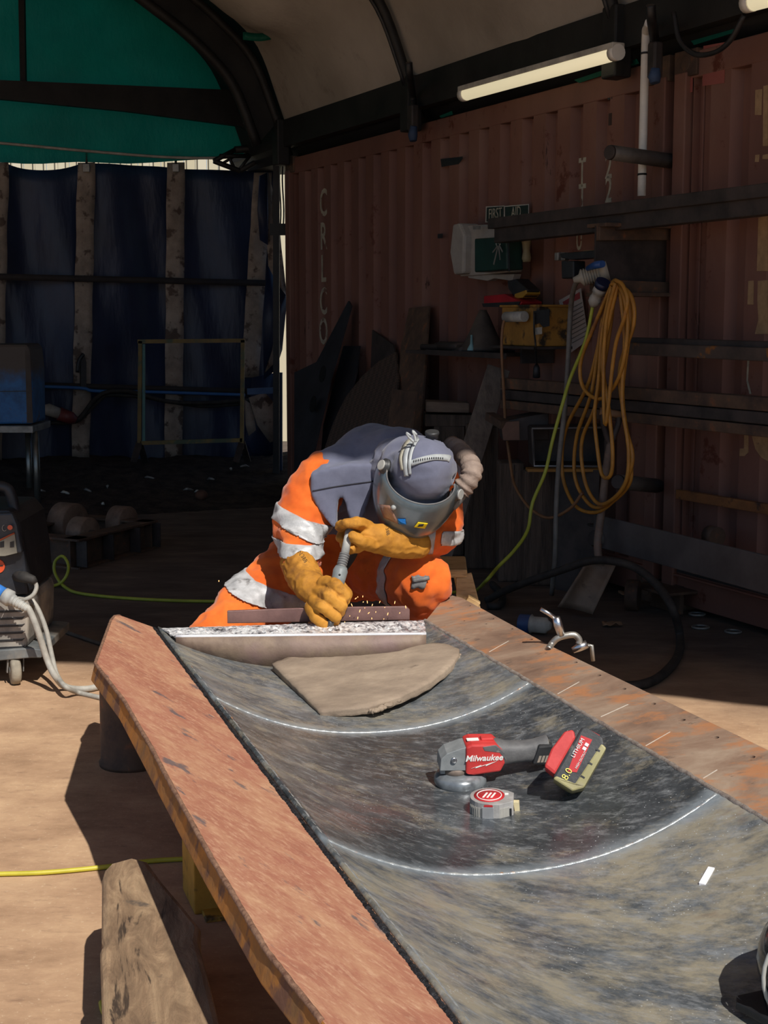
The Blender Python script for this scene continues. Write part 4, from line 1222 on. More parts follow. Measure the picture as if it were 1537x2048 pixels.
# transformer on a shelf with charger and battery
sh = thing('wall_shelf', W3(1060, 694, 0), 'thin dark shelf on the container under the yellow transformer', 'shelf')
add('shelf_board', MB().box((0, 0, 0), (.52, .26, .014), frame(W3(1060, 694, .14), T, N, UP)), m_darksteel, sh)
add('shelf_bracket', MB().box((0, 0, 0), (.02, .2, .1), frame(W3(1075, 708, .11), T, N, UP)), m_darksteel, sh)
tz_ = W3(1060, 694, .14).z + .007
def on_shelf(px, py, off): return W3(px, py, off)
tr_ = thing('site_transformer', W3(1070, 690, .14), 'grimy yellow site transformer standing on the small wall shelf', 'transformer')
m_tyel = mat('grimy_yellow', '8a6428', 'a87c34', 7, .6, bump=.15, c3='2f261a', s3=9, t3=(.52, .62))
t_a, _ = on_wall(1034, 690, .14); t_b, _ = on_wall(1110, 690, .14); zt_ = on_wall(1070, 612, .14)[1]
lo, hi = min(t_a, t_b), max(t_a, t_b)
cxx = wall((lo + hi) / 2, .14, (tz_ + zt_) / 2)
add('case_body', MB().box((0, 0, 0), (hi - lo - .01, .2, zt_ - tz_ - .002), frame(cxx, T, N, UP)), m_tyel, tr_, bevel=.008)
add('case_rim', MB().box((0, 0, 0), (hi - lo + .015, .215, .012), frame(V((cxx.x, cxx.y, zt_)), T, N, UP)), m_tyel, tr_, bevel=.003)
add('case_label', boxw([(1068, 656), (1085, 654), (1085, 668), (1069, 670)], .243, .002), m_white_dirty, tr_)
add('dark_badge', boxw([(1068, 622), (1100, 618), (1100, 652), (1088, 655), (1080, 646), (1070, 650)], .243, .002), m_black, tr_)
add('socket_plug', MB().cyl(W3(1050, 633, .28), W3(1012, 634, .30), .028, 16), m_grey, tr_)
add('socket_flap', MB().box((0, 0, 0), (.06, .05, .008), frame(W3(1030, 623, .27), T, N, UP)), m_tyel, tr_)
rc = thing('battery_charger', W3(1040, 605, .14), 'red battery charger sitting on top of the yellow transformer', 'charger')
add('charger_body', boxw([(1008, 592), (1050, 588), (1086, 604), (1084, 610), (1008, 612)], .08, .13), mat('charger_red', '8e1620', 'a81d28', 7, .4), rc, bevel=.006)
add('charger_base', boxw([(1008, 607), (1086, 603), (1080, 614), (1010, 614)], .075, .14), m_black, rc)
bp2 = thing('battery', W3(1065, 578, .14), 'black and yellow tool battery standing in the red charger', 'battery')
add('battery_body', boxw([(1040, 562), (1058, 558), (1082, 580), (1076, 594), (1056, 596), (1042, 578)], .10, .08), m_black, bp2, bevel=.006)
add('battery_foot', boxw([(1058, 588), (1081, 580), (1082, 588), (1074, 596), (1058, 597)], .095, .09), mat('battery_yellow', '8a6a1c', 'a07c26', 8, .5), bp2, bevel=.004)
tag(add('cable_drop', MB().tube(curve([W3(1069, 625, .255), W3(1069, 660, .256), W3(1072, 692, .285), W3(1074, 730, .2)], 5), .005, 6), m_black), 'thin black lead hanging down the front of the yellow transformer', 'cable')
tag(add('hanging_plug', MB().lathe(W3(1074, 728, .2), -UP, [(0, .008), (.02, .018), (.07, .02), (.075, .012)], 12), m_black), 'small black plug dangling under the transformer shelf', 'plug')
# tool shelf further left
ts = thing('tool_shelf', W3(930, 708, 0), 'dark steel shelf on the container with tools heaped on it', 'shelf')
add('shelf_board', MB().box((0, 0, 0), (.95, .30, .02), frame(W3(928, 706, .16), T, N, UP)), m_darksteel, ts)
add('shelf_lip', MB().box((0, 0, 0), (.95, .012, .03), frame(W3(928, 708, .31), T, N, UP)), m_darksteel, ts)
zs = W3(928, 706, .16).z + .01
rnd = random.Random(11)
tb_ = on_wall(1000, 706, .2)[0]
for i, (f, le, rr, an, lab) in enumerate(((.10, .42, .018, .3, 'dark round bar offcut on the tool shelf, nearest the leaning plates'), (.22, .5, .022, -.15, 'longest dark bar offcut lying across the tool shelf'), (.36, .3, .028, .1, 'thick dark pipe offcut in the middle of the tool shelf'),
                                           (.5, .35, .016, -.4, 'thin dark rod slanting over the tool shelf'), (.62, .28, .02, .5, 'short dark bar offcut near the right end of the tool shelf'))):
    c_ = wall(tb_ + .85 * (1 - f), .14 + .03 * i % .1, zs + rr)
    d_ = (T * math.cos(an) + N * math.sin(an)) * le / 2
    c_ = c_ + UP * .0
    tag(add('bar_offcut', MB().cyl(c_ - d_, c_ + d_, rr, 10), m_darksteel), lab, 'bar', 'offcuts on the tool shelf')
cn_ = thing('traffic_cone', wall(tb_ + .25, .12, zs), 'grimy grey cone standing on the tool shelf', 'cone')
add('cone_body', MB().lathe(wall(tb_ + .25, .17, zs + .01), UP, [(0, .13), (.02, .12), (.1, .08), (.2, .035), (.23, .018)], 20), mat('grimy_cone', '3a3430', '554d45', 8, .7), cn_)
add('cone_base', MB().box((0, 0, 0), (.28, .26, .012), frame(wall(tb_ + .25, .17, zs + .007), T, N, UP)), m_black, cn_)
tag(add('small_funnel', MB().lathe(wall(tb_ + .2, .27, zs), UP, [(0, .026), (.02, .024), (.05, .008), (.1, .006)], 12), mat('pale_blue_plastic', '5f8a92', '7ba3a8', 8, .4)), 'tiny pale blue funnel at the front of the tool shelf', 'funnel')
# poster
po = thing('safety_poster', W3(1148, 640, .03), 'tilted white and red paper notice on the container behind the cables', 'poster')
add('sheet', MB().prism([W3(x, y, .03) for x, y in ((1119, 601), (1163, 576), (1178, 680), (1142, 706))], N * .002), mat('dingy_paper', '8c8581', '9d9691', 7, .8), po)
add('red_band', MB().prism([W3(x, y, .033) for x, y in ((1126, 604), (1160, 584), (1161, 597), (1129, 612))], N * .001), mat('poster_red', '7d2a2e'), po)
tl_ = MB()
for i in range(9): tl_.prism([W3(x, y, .033) for x, y in ((1134 + i * 1.4, 621 + i * 8), (1165 + i * 1.3, 604 + i * 8), (1165 + i * 1.3, 606 + i * 8), (1134 + i * 1.4, 623 + i * 8))], N * .0008)
add('print_lines', tl_, mat('print_grey', '5c5856'), po)
# sockets and plugs on the bracket
so = thing('socket_block', W3(1180, 525, .3), 'black socket bracket with clear clips left of the I-beam bracket', 'socket')
add('socket_arm', MB().prism([W3(x, y, .32) for x, y in ((1138, 507), (1216, 500), (1216, 516), (1160, 520), (1140, 516))], N * .05), m_black, so, bevel=.004)
add('socket_body', MB().prism([W3(x, y, .30) for x, y in ((1147, 522), (1172, 522), (1172, 556), (1148, 558))], N * .07), m_black, so, bevel=.006)
for x in (1118, 1131): add('clip', MB().box((0, 0, 0), (.035, .03, .04), frame(W3(x, 513, .33), T, N, UP)), m_galv, so, bevel=.004)
add('cream_ledge', MB().beam(W3(1170, 507, .05), W3(1222, 505, .05), .02, .03), mat('cream_ledge', '7a6f4c', '8c8160', 6, .7), so)
pl = thing('ribbed_plug', W3(1185, 550, .36), 'large pale ribbed plug with blue collar beside the I-beam bracket', 'plug')
p_ = W3(1160, 557, .50); q_ = at_y(1216, 541, p_.y - .02)
prof = [(-.03, .012), (0, .02)]
for i in range(7): prof += [(.012 + i * .012, .040), (.018 + i * .012, .040), (.019 + i * .012, .034), (.0235 + i * .012, .034)]
prof += [(.10, .042), (.135, .044)]
add('plug_body', MB().lathe(p_, q_ - p_, prof, 18), mat('dull_cream_plastic', '8f8b80', 'a29d90', 8, .5), pl)
add('blue_collar', MB().tube([W3(1176, 537, .50), W3(1192, 530, .50), W3(1206, 528, .50)], [.012, .018, .016], 10), mat('plug_blue', '1f4078', '2b5290', 8, .4), pl)
p2 = thing('small_plug', W3(1195, 590, .36), 'small white and blue plug hanging from the bracket', 'plug')
a_, b_ = W3(1203, 574, .47), W3(1188, 606, .47)
add('plug_body', MB().lathe(a_, b_ - a_, [(0, .03), (.03, .032), (.032, .026), (.06, .026), (.064, .03), (.09, .028), (.11, .014)], 14), m_white_dirty, p2)
add('plug_collar', MB().lathe(a_, a_ - b_, [(0, .034), (.03, .036)], 14), mat('plug_navy', '161d38', '1e2747', 8, .4), p2)

# ---------------------------------------------------------------- cables hanging on the right
m_orange = mat('orange_cable', '9a6a26', 'b9822f', 12, .5, c3='8a5a34', s3=8)
def strand(pts, off, r, m): return MB().tube(curve([W3(x, y, off if len(p_) == 0 else p_[0]) for x, y, *p_ in pts], 7), r, 8)
co = thing('cable_coil', W3(1232, 565, .42), 'big hanging coil of orange cable looped over the I-beam bracket', 'cable')
loops = [
    [(1228, 566), (1212, 620), (1180, 760), (1132, 860), (1126, 950), (1150, 1010), (1190, 1025), (1225, 1005), (1262, 960), (1256, 880), (1246, 780), (1262, 640), (1250, 580)],
    [(1226, 568), (1205, 640), (1185, 780), (1155, 870), (1150, 950), (1172, 1000), (1200, 1015), (1240, 985), (1266, 920), (1252, 850), (1240, 740), (1268, 650), (1262, 590)],
    [(1230, 564), (1222, 650), (1195, 800), (1165, 880), (1168, 950), (1185, 995), (1210, 1008), (1250, 970), (1258, 900), (1245, 800), (1250, 680), (1240, 580)],
    [(1222, 575), (1190, 650), (1163, 720), (1165, 770), (1190, 796), (1215, 790), (1242, 745), (1256, 660), (1246, 585)],
    [(1224, 572), (1206, 660), (1198, 760), (1190, 830), (1196, 900), (1205, 950), (1222, 950), (1226, 900), (1216, 800), (1205, 720), (1220, 640), (1234, 575)],
    [(1232, 565), (1214, 640), (1208, 740), (1212, 850), (1230, 700), (1248, 640), (1256, 600), (1246, 570)],
]
for i, lp_ in enumerate(loops):
    pts = [W3(x, y, .44 + .012 * i) for x, y in lp_]
    pts = curve(pts + [pts[0] + UP * .01], 7)
    add('cable_loop', MB().tube(pts, .0092, 8), m_orange, co)
tag(add('grey_cable', MB().tube(curve([W3(1163, 556, .5), W3(1150, 572, .48), W3(1142, 620, .42), W3(1137, 720, .44), W3(1130, 820, .46), W3(1119, 920, .48), W3(1113, 1020, .5), W3(1111, 1110, .52), W3(1104, 1190, .5)], 7), .0125, 8), mat('grey_cable', '5b5751', '74706a', 10, .6)), 'thick grey cable hanging from the ribbed plug down to the floor', 'cable')
gpts = [(1188, 604, .47), (1172, 680, .48), (1142, 755, .50), (1128, 800, .54), (1106, 880, .58), (1091, 945, .62), (1066, 1005, .66), (1056, 1060, .70), (1030, 1100, .8), (996, 1135, .9), (972, 1163, 1.0)]
m_ygreen = mat('yellow_green_cable', '8f962f', 'a9b03c', 8, .5)
gp_ = [W3(x, y, o) for x, y, o in gpts]
gp_ += [at_z(950, 1182, .008), at_z(915, 1184, .008), at_z(860, 1190, .008)]
tag(add('green_cable', MB().tube(curve(gp_, 7), .0085, 8), m_ygreen), 'thin yellow-green cable hanging from the small plug to the floor by the stool', 'cable')
opts = [(1012, 634, .31), (1006, 655, .32), (1004, 700, .33), (1008, 780, .36), (1012, 850, .4), (1022, 930, .44), (1032, 975, .48), (1062, 1018, .5), (1100, 1036, .5), (1142, 1016, .48), (1166, 985, .46)]
tag(add('brown_cable', MB().tube(curve([W3(*p) for p in opts], 6), .008, 8), mat('brown_orange_cable', '6f4c30', '866040', 10, .6)), 'brown cable dropping from the transformer plug past the timber posts', 'cable')

# ---------------------------------------------------------------- shovel
s0 = at_z(1150, 1222, 0)
SV = thing('shovel', s0, 'long-handled square shovel leaning in front of the orange coil', 'shovel')
m_shaft = mat('dark_shaft', '5c4c42', '7a675a', 9, .6, c3='8a6450', s3=10)
Ysv = 6.75
def sp_(x, y, dy=0): return at_y(x, y, Ysv + dy)
add('shaft', MB().tube(curve([sp_(1222, 885, .0), sp_(1214, 935, 0), sp_(1204, 1020, 0), sp_(1196, 1085, -.02), sp_(1199, 1125, -.06)], 6), [.019] * 25, 10), m_shaft, SV)
for sg, x in ((-1, 1207), (1, 1238)):
    add('yoke_arm', MB().tube(curve([sp_(1221, 892), sp_((1221 + x) / 2 + sg * 3, 862), sp_(x, 845), sp_(x, 828)], 5), .014, 8), m_darksteel, SV)
add('grip', MB().cyl(sp_(1200, 822), sp_(1243, 830), .018, 12), mat('worn_wood_grip', '7d6047', '9a7a5c', 9, .6), SV)
bl = [sp_(1172, 1126, -.06), sp_(1234, 1128, -.06), sp_(1186, 1229, -.10), sp_(1116, 1214, -.10)]
rows = [[bl[0].lerp(bl[1], i / 8).lerp(bl[3].lerp(bl[2], i / 8), j / 8) + V((0, .03 * (1 - (2 * i / 8 - 1) ** 2), 0)) for i in range(9)] for j in range(9)]
add('blade', MB().grid(rows), mat('dusty_blade', '665648', '83705f', 7, .6, .3, bump=.1, c3='2a2320', s3=9), SV, solid=.005)
# black hose arching over the shovel
Yh = 6.45
hp = [at_z(975, 1200, .02), at_y(1010, 1182, 6.9), at_y(1060, 1162, 6.75), at_y(1130, 1138, 6.6), at_y(1180, 1122, 6.5), at_y(1225, 1122, 6.4), at_y(1270, 1135, 6.35), at_y(1310, 1165, 6.25), at_y(1345, 1215, 6.1), at_z(1361, 1275, .03), at_z(1355, 1315, .018), at_z(1325, 1350, .018), at_z(1285, 1369, .018), at_z(1230, 1372, .018)]
tag(add('black_hose', MB().tube(curve(hp, 8), .0185, 12), m_rubber), 'thick black hose arching over the shovel blade and back to the chute', 'hose')
tag(add('hose_coil_end', MB().tube(curve([at_z(985, 1168, .02), at_z(1005, 1190, .02), at_z(1000, 1210, .02), at_z(975, 1212, .02)], 6), .018, 10), m_rubber), 'end of black hose curled behind the stool leg', 'hose')
# plug lying on floor
cf = at_z(1075, 1262, 0)
fp = thing('floor_connector', cf, 'blue and white industrial connector lying on the floor behind the right plate', 'connector')
a_, b_ = at_z(1040, 1246, .045), at_z(1102, 1252, .045)
d_ = (b_ - a_)
add('blue_half', MB().cyl(a_, a_ + d_ * .38, .042, 18), mat('connector_blue', '27406c', '33507f', 8, .4), fp, bevel=.004)
add('white_half', MB().tube([a_ + d_ * .38, a_ + d_ * .42, a_ + d_ * .86, a_ + d_ * .9, b_], [.045, .036, .036, .026, .016], 18), m_white_dirty, fp)

# ---------------------------------------------------------------- timber posts, steel frame, planks
YT = 7.55
def post(xa, xb, yt, yb, Y, dep, lab, m=None):
    p = [at_y(xa, yt, Y), at_y(xb, yt, Y), at_y(xb, yb, Y), at_y(xa, yb, Y)]
    p[2].z = p[3].z = 0; p[2].x = p[1].x; p[3].x = p[0].x; p[2].y = p[3].y = Y
    return tag(add('timber_post', MB().prism(p, V((0, dep, 0))), m or m_timber_dark, bevel=.01), lab, 'timber post', 'upright timbers by the container')
post(868, 930, 852, 1140, 8.45, .22, 'leftmost upright timber behind the welder')
post(936, 998, 852, 1130, 8.0, .22, 'upright timber just right of the leaning plank foot')
post(1000, 1049, 926, 1162, 7.6, .2, 'upright timber below the rusty square plate')
post(1051, 1112, 942, 1168, 7.5, .22, 'upright timber under the yellow strip and steel frame')
p = [at_y(1114, 942, 7.4), at_y(1200, 940, 7.2), at_y(1192, 1180, 7.2), at_y(1110, 1180, 7.4)]
p[2].z = p[3].z = 0
tag(add('steel_sheet', MB().prism(p, V((.0, .012, 0))), m_darksteel), 'dark steel sheet leaning behind the orange coil and shovel', 'sheet')
tag(add('timber_block', MB().prism([at_y(852, 803, 8.4), at_y(940, 806, 8.4), at_y(940, 826, 8.4), at_y(852, 824, 8.4)], V((0, .2, 0))), mat('brown_timber', '64554a', '7d6c5c', 7, .85, stretch=(1, 6, 6)), bevel=.008), 'short timber block on the stack behind the welder', 'block')
tag(add('timber_block', MB().prism([at_y(850, 828, 8.45), at_y(948, 830, 8.45), at_y(948, 853, 8.45), at_y(850, 853, 8.45)], V((0, .25, 0))), m_timber_dark, bevel=.008), 'dark wide block beneath the short timber block', 'block')
sf = thing('steel_box_frame', at_y(1135, 935, 7.35), 'open dark steel box frame with bright edges standing on the timbers', 'frame')
Yf = 7.3
fr = [at_y(1065, 857, Yf), at_y(1212, 855, Yf), at_y(1212, 933, Yf), at_y(1069, 932, Yf)]
add('frame_back', MB().prism([q + V((0, .2, 0)) for q in fr], V((0, .01, 0))), m_darksteel, sf)
for a, b in zip(fr, fr[1:] + fr[:1]):
    add('frame_side', MB().grid([[a, b], [a + V((0, .2, 0)), b + V((0, .2, 0))]], False), m_darksteel, sf, solid=.012)
add('bright_edge', MB().tube([fr[1], fr[0], fr[3], fr[2]], .0045, 6), mat('worn_edge', 'a5a9ad', 'c5c8cb', 10, .4, .7), sf)
tag(add('yellow_strip', MB().beam(at_y(1054, 939, Yf - .02), at_y(1210, 939, Yf - .02), .1, .014), mat('amber_strip', '8d6224', 'a5752f', 8, .6)), 'thin yellow strip under the open steel frame', 'strip')
rb = thing('rusty_box_section', at_y(1020, 862, 7.5), 'rusty square-ended box section lying on the timbers', 'box section')
add('end_face', MB().prism([at_y(1003, 845, 7.45), at_y(1039, 842, 7.45), at_y(1040, 880, 7.45), at_y(1007, 880, 7.45)], V((0, .02, 0))), mat('brown_plate', '5a4136', '6e5142', 9, .7), rb)
add('section_body', MB().prism([at_y(1005, 843, 7.48), at_y(1098, 825, 7.48), at_y(1098, 880, 7.48), at_y(1008, 882, 7.48)], V((0, .25, 0))), m_darksteel, rb, bevel=.004)
add('strut', MB().beam(at_y(980, 832, 7.6), at_y(1010, 850, 7.45), .05, .04), m_rustdark, rb)
a_, b_ = at_y(998, 737, 8.15), at_y(945, 905, 7.9)
d_ = (b_ - a_).normalized(); b_ = a_ + d_ * ((a_.z - .03) / -d_.z)
tag(add('plank', MB().beam(a_, b_, .13, .03, V((0, -1, .2))), mat('grey_plank', '5a5048', '786b60', 6, .8, bump=.3, stretch=(5, 5, .6)), bevel=.004), 'weathered plank leaning on the stack right behind the welder', 'plank')

# ---------------------------------------------------------------- leaning steel plates left of the timbers
def lean(name, pxs, off_t, off_b, m, lab, th=.012, cat='steel plate'):
    ys = [y for x, y in pxs]; y0, y1 = min(ys), max(ys)
    p3 = [W3(x, y, off_t + (off_b - off_t) * (y - y0) / (y1 - y0)) for x, y in pxs]
    n = (p3[0] - p3[len(p3) // 2]).cross(p3[1] - p3[len(p3) // 2])
    return tag(add(name, MB().prism(p3, N * th), m), lab, cat, 'steel plates leaning on the container')
m_blackplate = mat('black_plate', '26262a', '36373c', 5, .55, .3)
pl_ = lean('steel_plate', [(592, 745), (636, 724), (700, 602), (706, 612), (664, 760), (632, 900), (626, 992), (592, 990)], .05, .55, m_blackplate, 'tall black steel plate with slots leaning by the container end')
for x, y in ((646, 748), (627, 808)):
    p3 = [W3(x + 6 * math.cos(a) + 2.5 * math.sin(a), y - 17 * math.sin(a), .38) for a in [2 * math.pi * q / 18 for q in range(18)]]
    h_ = MB().prism(p3, N * .004)
    o_ = add('slot', h_, mat('slot_black', '060607'), pl_)
    o_.location = -V(pl_.location) + V((0, 0, 0)); 
    for v_ in o_.data.vertices: v_.co += V(pl_.location)
lean('steel_plate', [(690, 692), (722, 692), (716, 745), (660, 975), (640, 975), (650, 850)], .03, .45, m_blackplate, 'narrow blue-black plate behind the curved mesh sheet')
k = NT('mesh_sheet')
ck = k.n('TexChecker'); ck.inputs['Scale'].default_value = 55; k.l(k.coord(), ck.inputs[0])
k.base(k.mix(ck.outputs['Fac'], '362c26', '554439')); k.set(.8); 
lean('mesh_sheet', [(795, 704), (762, 722), (728, 752), (694, 795), (668, 850), (650, 905), (640, 968), (770, 968), (786, 850), (800, 760)], .12, .6, k.m, 'curved-top rusty mesh sheet leaning behind the welder')
lean('steel_plate', [(822, 616), (862, 612), (850, 790), (838, 968), (786, 968), (800, 770), (806, 690)], .04, .42, m_rustdark, 'tall brown plate with a straight top leaning behind the welder')
lean('steel_plate', [(788, 778), (836, 783), (826, 860), (820, 968), (772, 968), (780, 850)], .5, .62, m_rustdark, 'short brown plate standing in front of the tall brown plate')
lean('steel_plate', [(748, 660), (790, 690), (800, 740), (780, 760), (745, 735)], .02, .05, m_darksteel, 'small dark sheet behind the curved mesh sheet')
# ================================================================== left side
# ---------------------------------------------------------------- welding power source on its trolley
YM = 5.45
def mq(x, y, d=0): return at_y(x, y, YM + d)
wb = at_y(0, 1368, YM); wb.z = 0
WM = thing('welding_machine', wb, 'dusty black and grey welding power source on a castored trolley at the left edge', 'welding machine')
m_case_blk = mat('dusty_black_case', '1d1e22', '303136', 9, .5, bump=.1, c3='57524c', s3=10, t3=(.62, .75))
m_case_gry = mat('dusty_grey_case', '6e6a64', '9a948b', 8, .7, bump=.15, c3='b0a595', s3=5, t3=(.5, .7))
add('upper_case', MB().prism([mq(x, y) for x, y in ((-150, 1018), (18, 1020), (38, 1045), (50, 1110), (57, 1190), (-150, 1190))], V((0, .42, 0))), m_case_blk, WM, bevel=.012)
add('front_bezel', MB().prism([mq(x, y, -.03) for x, y in ((-110, 1030), (24, 1026), (34, 1050), (44, 1106), (-110, 1118))], V((0, .035, 0))), mat('bezel_grey', '2b2e33', '3b3f45', 9, .5), WM, bevel=.008)
add('handle', MB().tube(curve([mq(-120, 1015, .1), mq(-118, 975, .1), mq(-60, 968, .1), mq(6, 974, .1), mq(22, 990, .1), mq(30, 1025, .1)], 5), .022, 10), m_case_blk, WM)
pn = add('control_panel', MB().prism([mq(x, y, -.036) for x, y in ((-110, 1086), (0, 1080), (20, 1070), (29, 1066), (34, 1106), (10, 1112), (-110, 1114))], V((0, .006, 0))), mat('beige_panel', '7d786b', '9a9484', 8, .7), WM)
add('panel_stripe', MB().tube([mq(x, y, -.038) for x, y in ((-110, 1086), (0, 1080), (20, 1070), (29, 1066))], .0035, 6), mat('orange_stripe', 'a04a28'), pn)
for x in (4, 24): add('panel_slot', MB().prism([mq(x + a, y, -.038) for a, y in ((-4, 1084), (4, 1082), (4, 1094), (-4, 1095))], V((0, .003, 0))), m_black, pn)
add('orange_knob', MB().cyl(mq(20, 1055, -.03), mq(20, 1055, -.055), .0095, 16), mat('knob_orange', 'd2552a', 'e06433', 8, .4), WM)
add('dial_ring', MB().tube([mq(9 + 4.5 * math.cos(a), 1056 + 6 * math.sin(a), -.034) for a in [.6 + 2 * math.pi * q / 20 for q in range(14)]], .0012, 5), m_white_dirty, WM)
bd = add('badge', MB().lathe(mq(-4, 1132, .002), V((0, -1, 0)), [(0, .028), (.006, .027)], 22), mat('badge_orange', 'cf4a24', 'd9582e', 8, .45), WM)
add('badge_mark', MB().beam(mq(-10, 1133, -.0045), mq(6, 1131, -.0045), .002, .004), m_black, bd)
add('lower_case', MB().prism([mq(x, y, -.01) for x, y in ((-150, 1196), (52, 1194), (57, 1210), (56, 1280), (52, 1296), (-150, 1306))], V((0, .44, 0))), m_case_gry, WM, bevel=.01)
for i in range(6):
    y = 1222 + i * 14.5
    add('louvre_slot', MB().prism([mq(x, y + s, -.0125) for x, s in ((-130, 5), (44, -2), (50, -4), (44, 2), (-130, 9))], V((0, .004, 0))), m_black, WM)
add('trolley_tray', MB().prism([mq(x, y, -.03) for x, y in ((-160, 1312), (60, 1296), (83, 1299), (83, 1316), (60, 1316), (-160, 1336))], V((0, .50, 0))), mat('tray_grey', '55595b', '7d807f', 8, .6, .3, c3='a59a8a', s3=5, t3=(.5, .7)), WM, bevel=.004)
for (x, y, d, s) in ((30, 1342, .0, 1), (-120, 1345, .0, 1), (26, 1342, .42, 1), (-120, 1345, .42, 1)):
    c_ = mq(x, y, d); c_.z = .054
    w_ = add('caster_wheel', MB().lathe(c_ - V((.018, .008, 0)), V((.92, .39, 0)), [(0, .036), (.003, .05), (.010, .054), (.028, .054), (.036, .05), (.04, .036)], 26), mat('dusty_tyre', '6b6459', 'a39a88', 8, .85, bump=.2), WM)
    add('caster_hub', MB().lathe(c_ - V((.021, .009, 0)), V((.92, .39, 0)), [(0, .016), (.045, .016)], 16), m_galv, w_)
    mb = MB()
    for sg in (-1, 1): mb.beam(c_ + V((sg * .028, sg * .012, -.005)), c_ + V((sg * .026 + .004, sg * .012 + .01, .085)), .022, .004, V((.92, .39, 0)))
    mb.beam(c_ + V((-.03, -.01, .085)), c_ + V((.035, .016, .085)), .03, .006)
    add('caster_fork', mb, m_galv, WM)
# connectors and leads
m_lead = mat('pale_grey_lead', '8a877f', 'b0aca2', 12, .65)
wl = thing('welding_lead', mq(30, 1215, -.1), 'pale grey ribbed welding lead curving from the machine to the floor under the chute', 'cable')
a_, b_ = mq(8, 1190, -.1), mq(54, 1217, -.12)
d_ = b_ - a_
prof = [(0, .03), (.03, .032), (.034, .024)]
for i in range(6): prof += [(.04 + i * .012, .022 - i * .0012), (.046 + i * .012, .022 - i * .0012), (.047 + i * .012, .018 - i * .001), (.051 + i * .012, .018 - i * .001)]
add('strain_relief', MB().lathe(a_, d_, prof, 16), m_grey, wl)
add('blue_sleeve', MB().cyl(a_ - d_.normalized() * .055, a_ - d_.normalized() * .002, .027, 16), mat('sky_blue_plastic', '2f6fbf', '4080cc', 6, .4), wl)
add('lead', MB().tube(curve([b_ - d_ * .15, b_ + d_ * .1, mq(76, 1262, -.13), mq(94, 1318, -.12), at_y(110, 1352, 5.3), at_z(132, 1374, .014), at_z(170, 1378, .014), at_z(215, 1370, .014), at_z(280, 1362, .014)], 7), .0125, 10), m_lead, wl)
rl_ = thing('return_lead', mq(68, 1205, .1), 'thinner pale lead running from behind the machine to the floor beside the ribbed lead', 'cable')
add('lead', MB().tube(curve([mq(64, 1200, .05), mq(78, 1222, .03), mq(93, 1262, 0), mq(104, 1312, -.03), at_y(114, 1350, 5.35), at_y(132, 1374, 5.22), at_z(160, 1386, .01), at_z(216, 1398, .01), at_z(260, 1402, .01)], 7), .0095, 10), m_lead, rl_)
dp = thing('dinse_plug', mq(50, 1155, -.05), 'black cable plug with a short grey lead on the front of the welding machine', 'plug')
add('plug_boot', MB().tube([mq(33, 1152, .02), mq(48, 1154, -.04), mq(66, 1160, -.05), mq(70, 1166, -.05)], [.022, .022, .017, .013], 12), m_rubber, dp)
add('plug_lead', MB().tube(curve([mq(68, 1160, -.05), mq(73, 1174, -.05), mq(66, 1190, -.06), mq(50, 1199, -.07), mq(30, 1203, -.05), mq(10, 1205, .02)], 6), .0085, 8), m_lead, dp)
# yellow-green cable on the floor
YL = 7.45
pts = [at_z(30, 1172, .009), at_z(57, 1172, .009), at_z(90, 1174, .009), at_y(118, 1168, YL), at_y(133, 1152, YL), at_y(137, 1132, YL + .04), at_y(130, 1116, YL + .08), at_y(121, 1113, YL + .1), at_y(110, 1124, YL + .12), at_y(109, 1142, YL + .1), at_y(117, 1160, YL + .05), at_z(130, 1174, .009), at_z(152, 1185, .009), at_z(200, 1192, .009), at_z(260, 1197, .009), at_z(340, 1201, .009), at_z(430, 1203, .009), at_z(560, 1204, .009)]
tag(add('green_cable', MB().tube(curve(pts, 7), .0085, 8), m_ygreen), 'yellow-green cable with one upright curl on the shaded floor at left', 'cable')
pts = [at_z(-60, 1750, .007), at_z(0, 1748, .007), at_z(90, 1745, .007), at_z(200, 1735, .007), at_z(300, 1722, .007), at_z(384, 1717, .007), at_z(470, 1712, .007)]
tag(add('yellow_cable', MB().tube(curve(pts, 6), .0065, 8), mat('bright_yellow_cable', 'b3a92f', 'c9bd42', 8, .5)), 'bright yellow cable on the sunlit floor running behind the timber sleeper', 'cable')
pts = [at_z(203, 2005, .007), at_z(207, 2022, .007), at_z(218, 2042, .007), at_z(240, 2075, .007)]
tag(add('yellow_cable', MB().tube(curve(pts, 6), .0065, 8), mat('bright_yellow_cable', 0, 0)), 'short bit of yellow cable at the near left foot of the sleeper', 'cable')
pts = [at_z(96, 1245, .01), at_z(130, 1262, .01), at_z(165, 1275, .01), at_z(205, 1288, .01), at_z(260, 1300, .01)]
tag(add('dusty_hose', MB().tube(curve(pts, 6), .009, 8), mat('dusty_hose', '4b423b', '655a50', 8, .8)), 'dusty hose lying on the shaded floor toward the far left corner of the chute', 'hose')

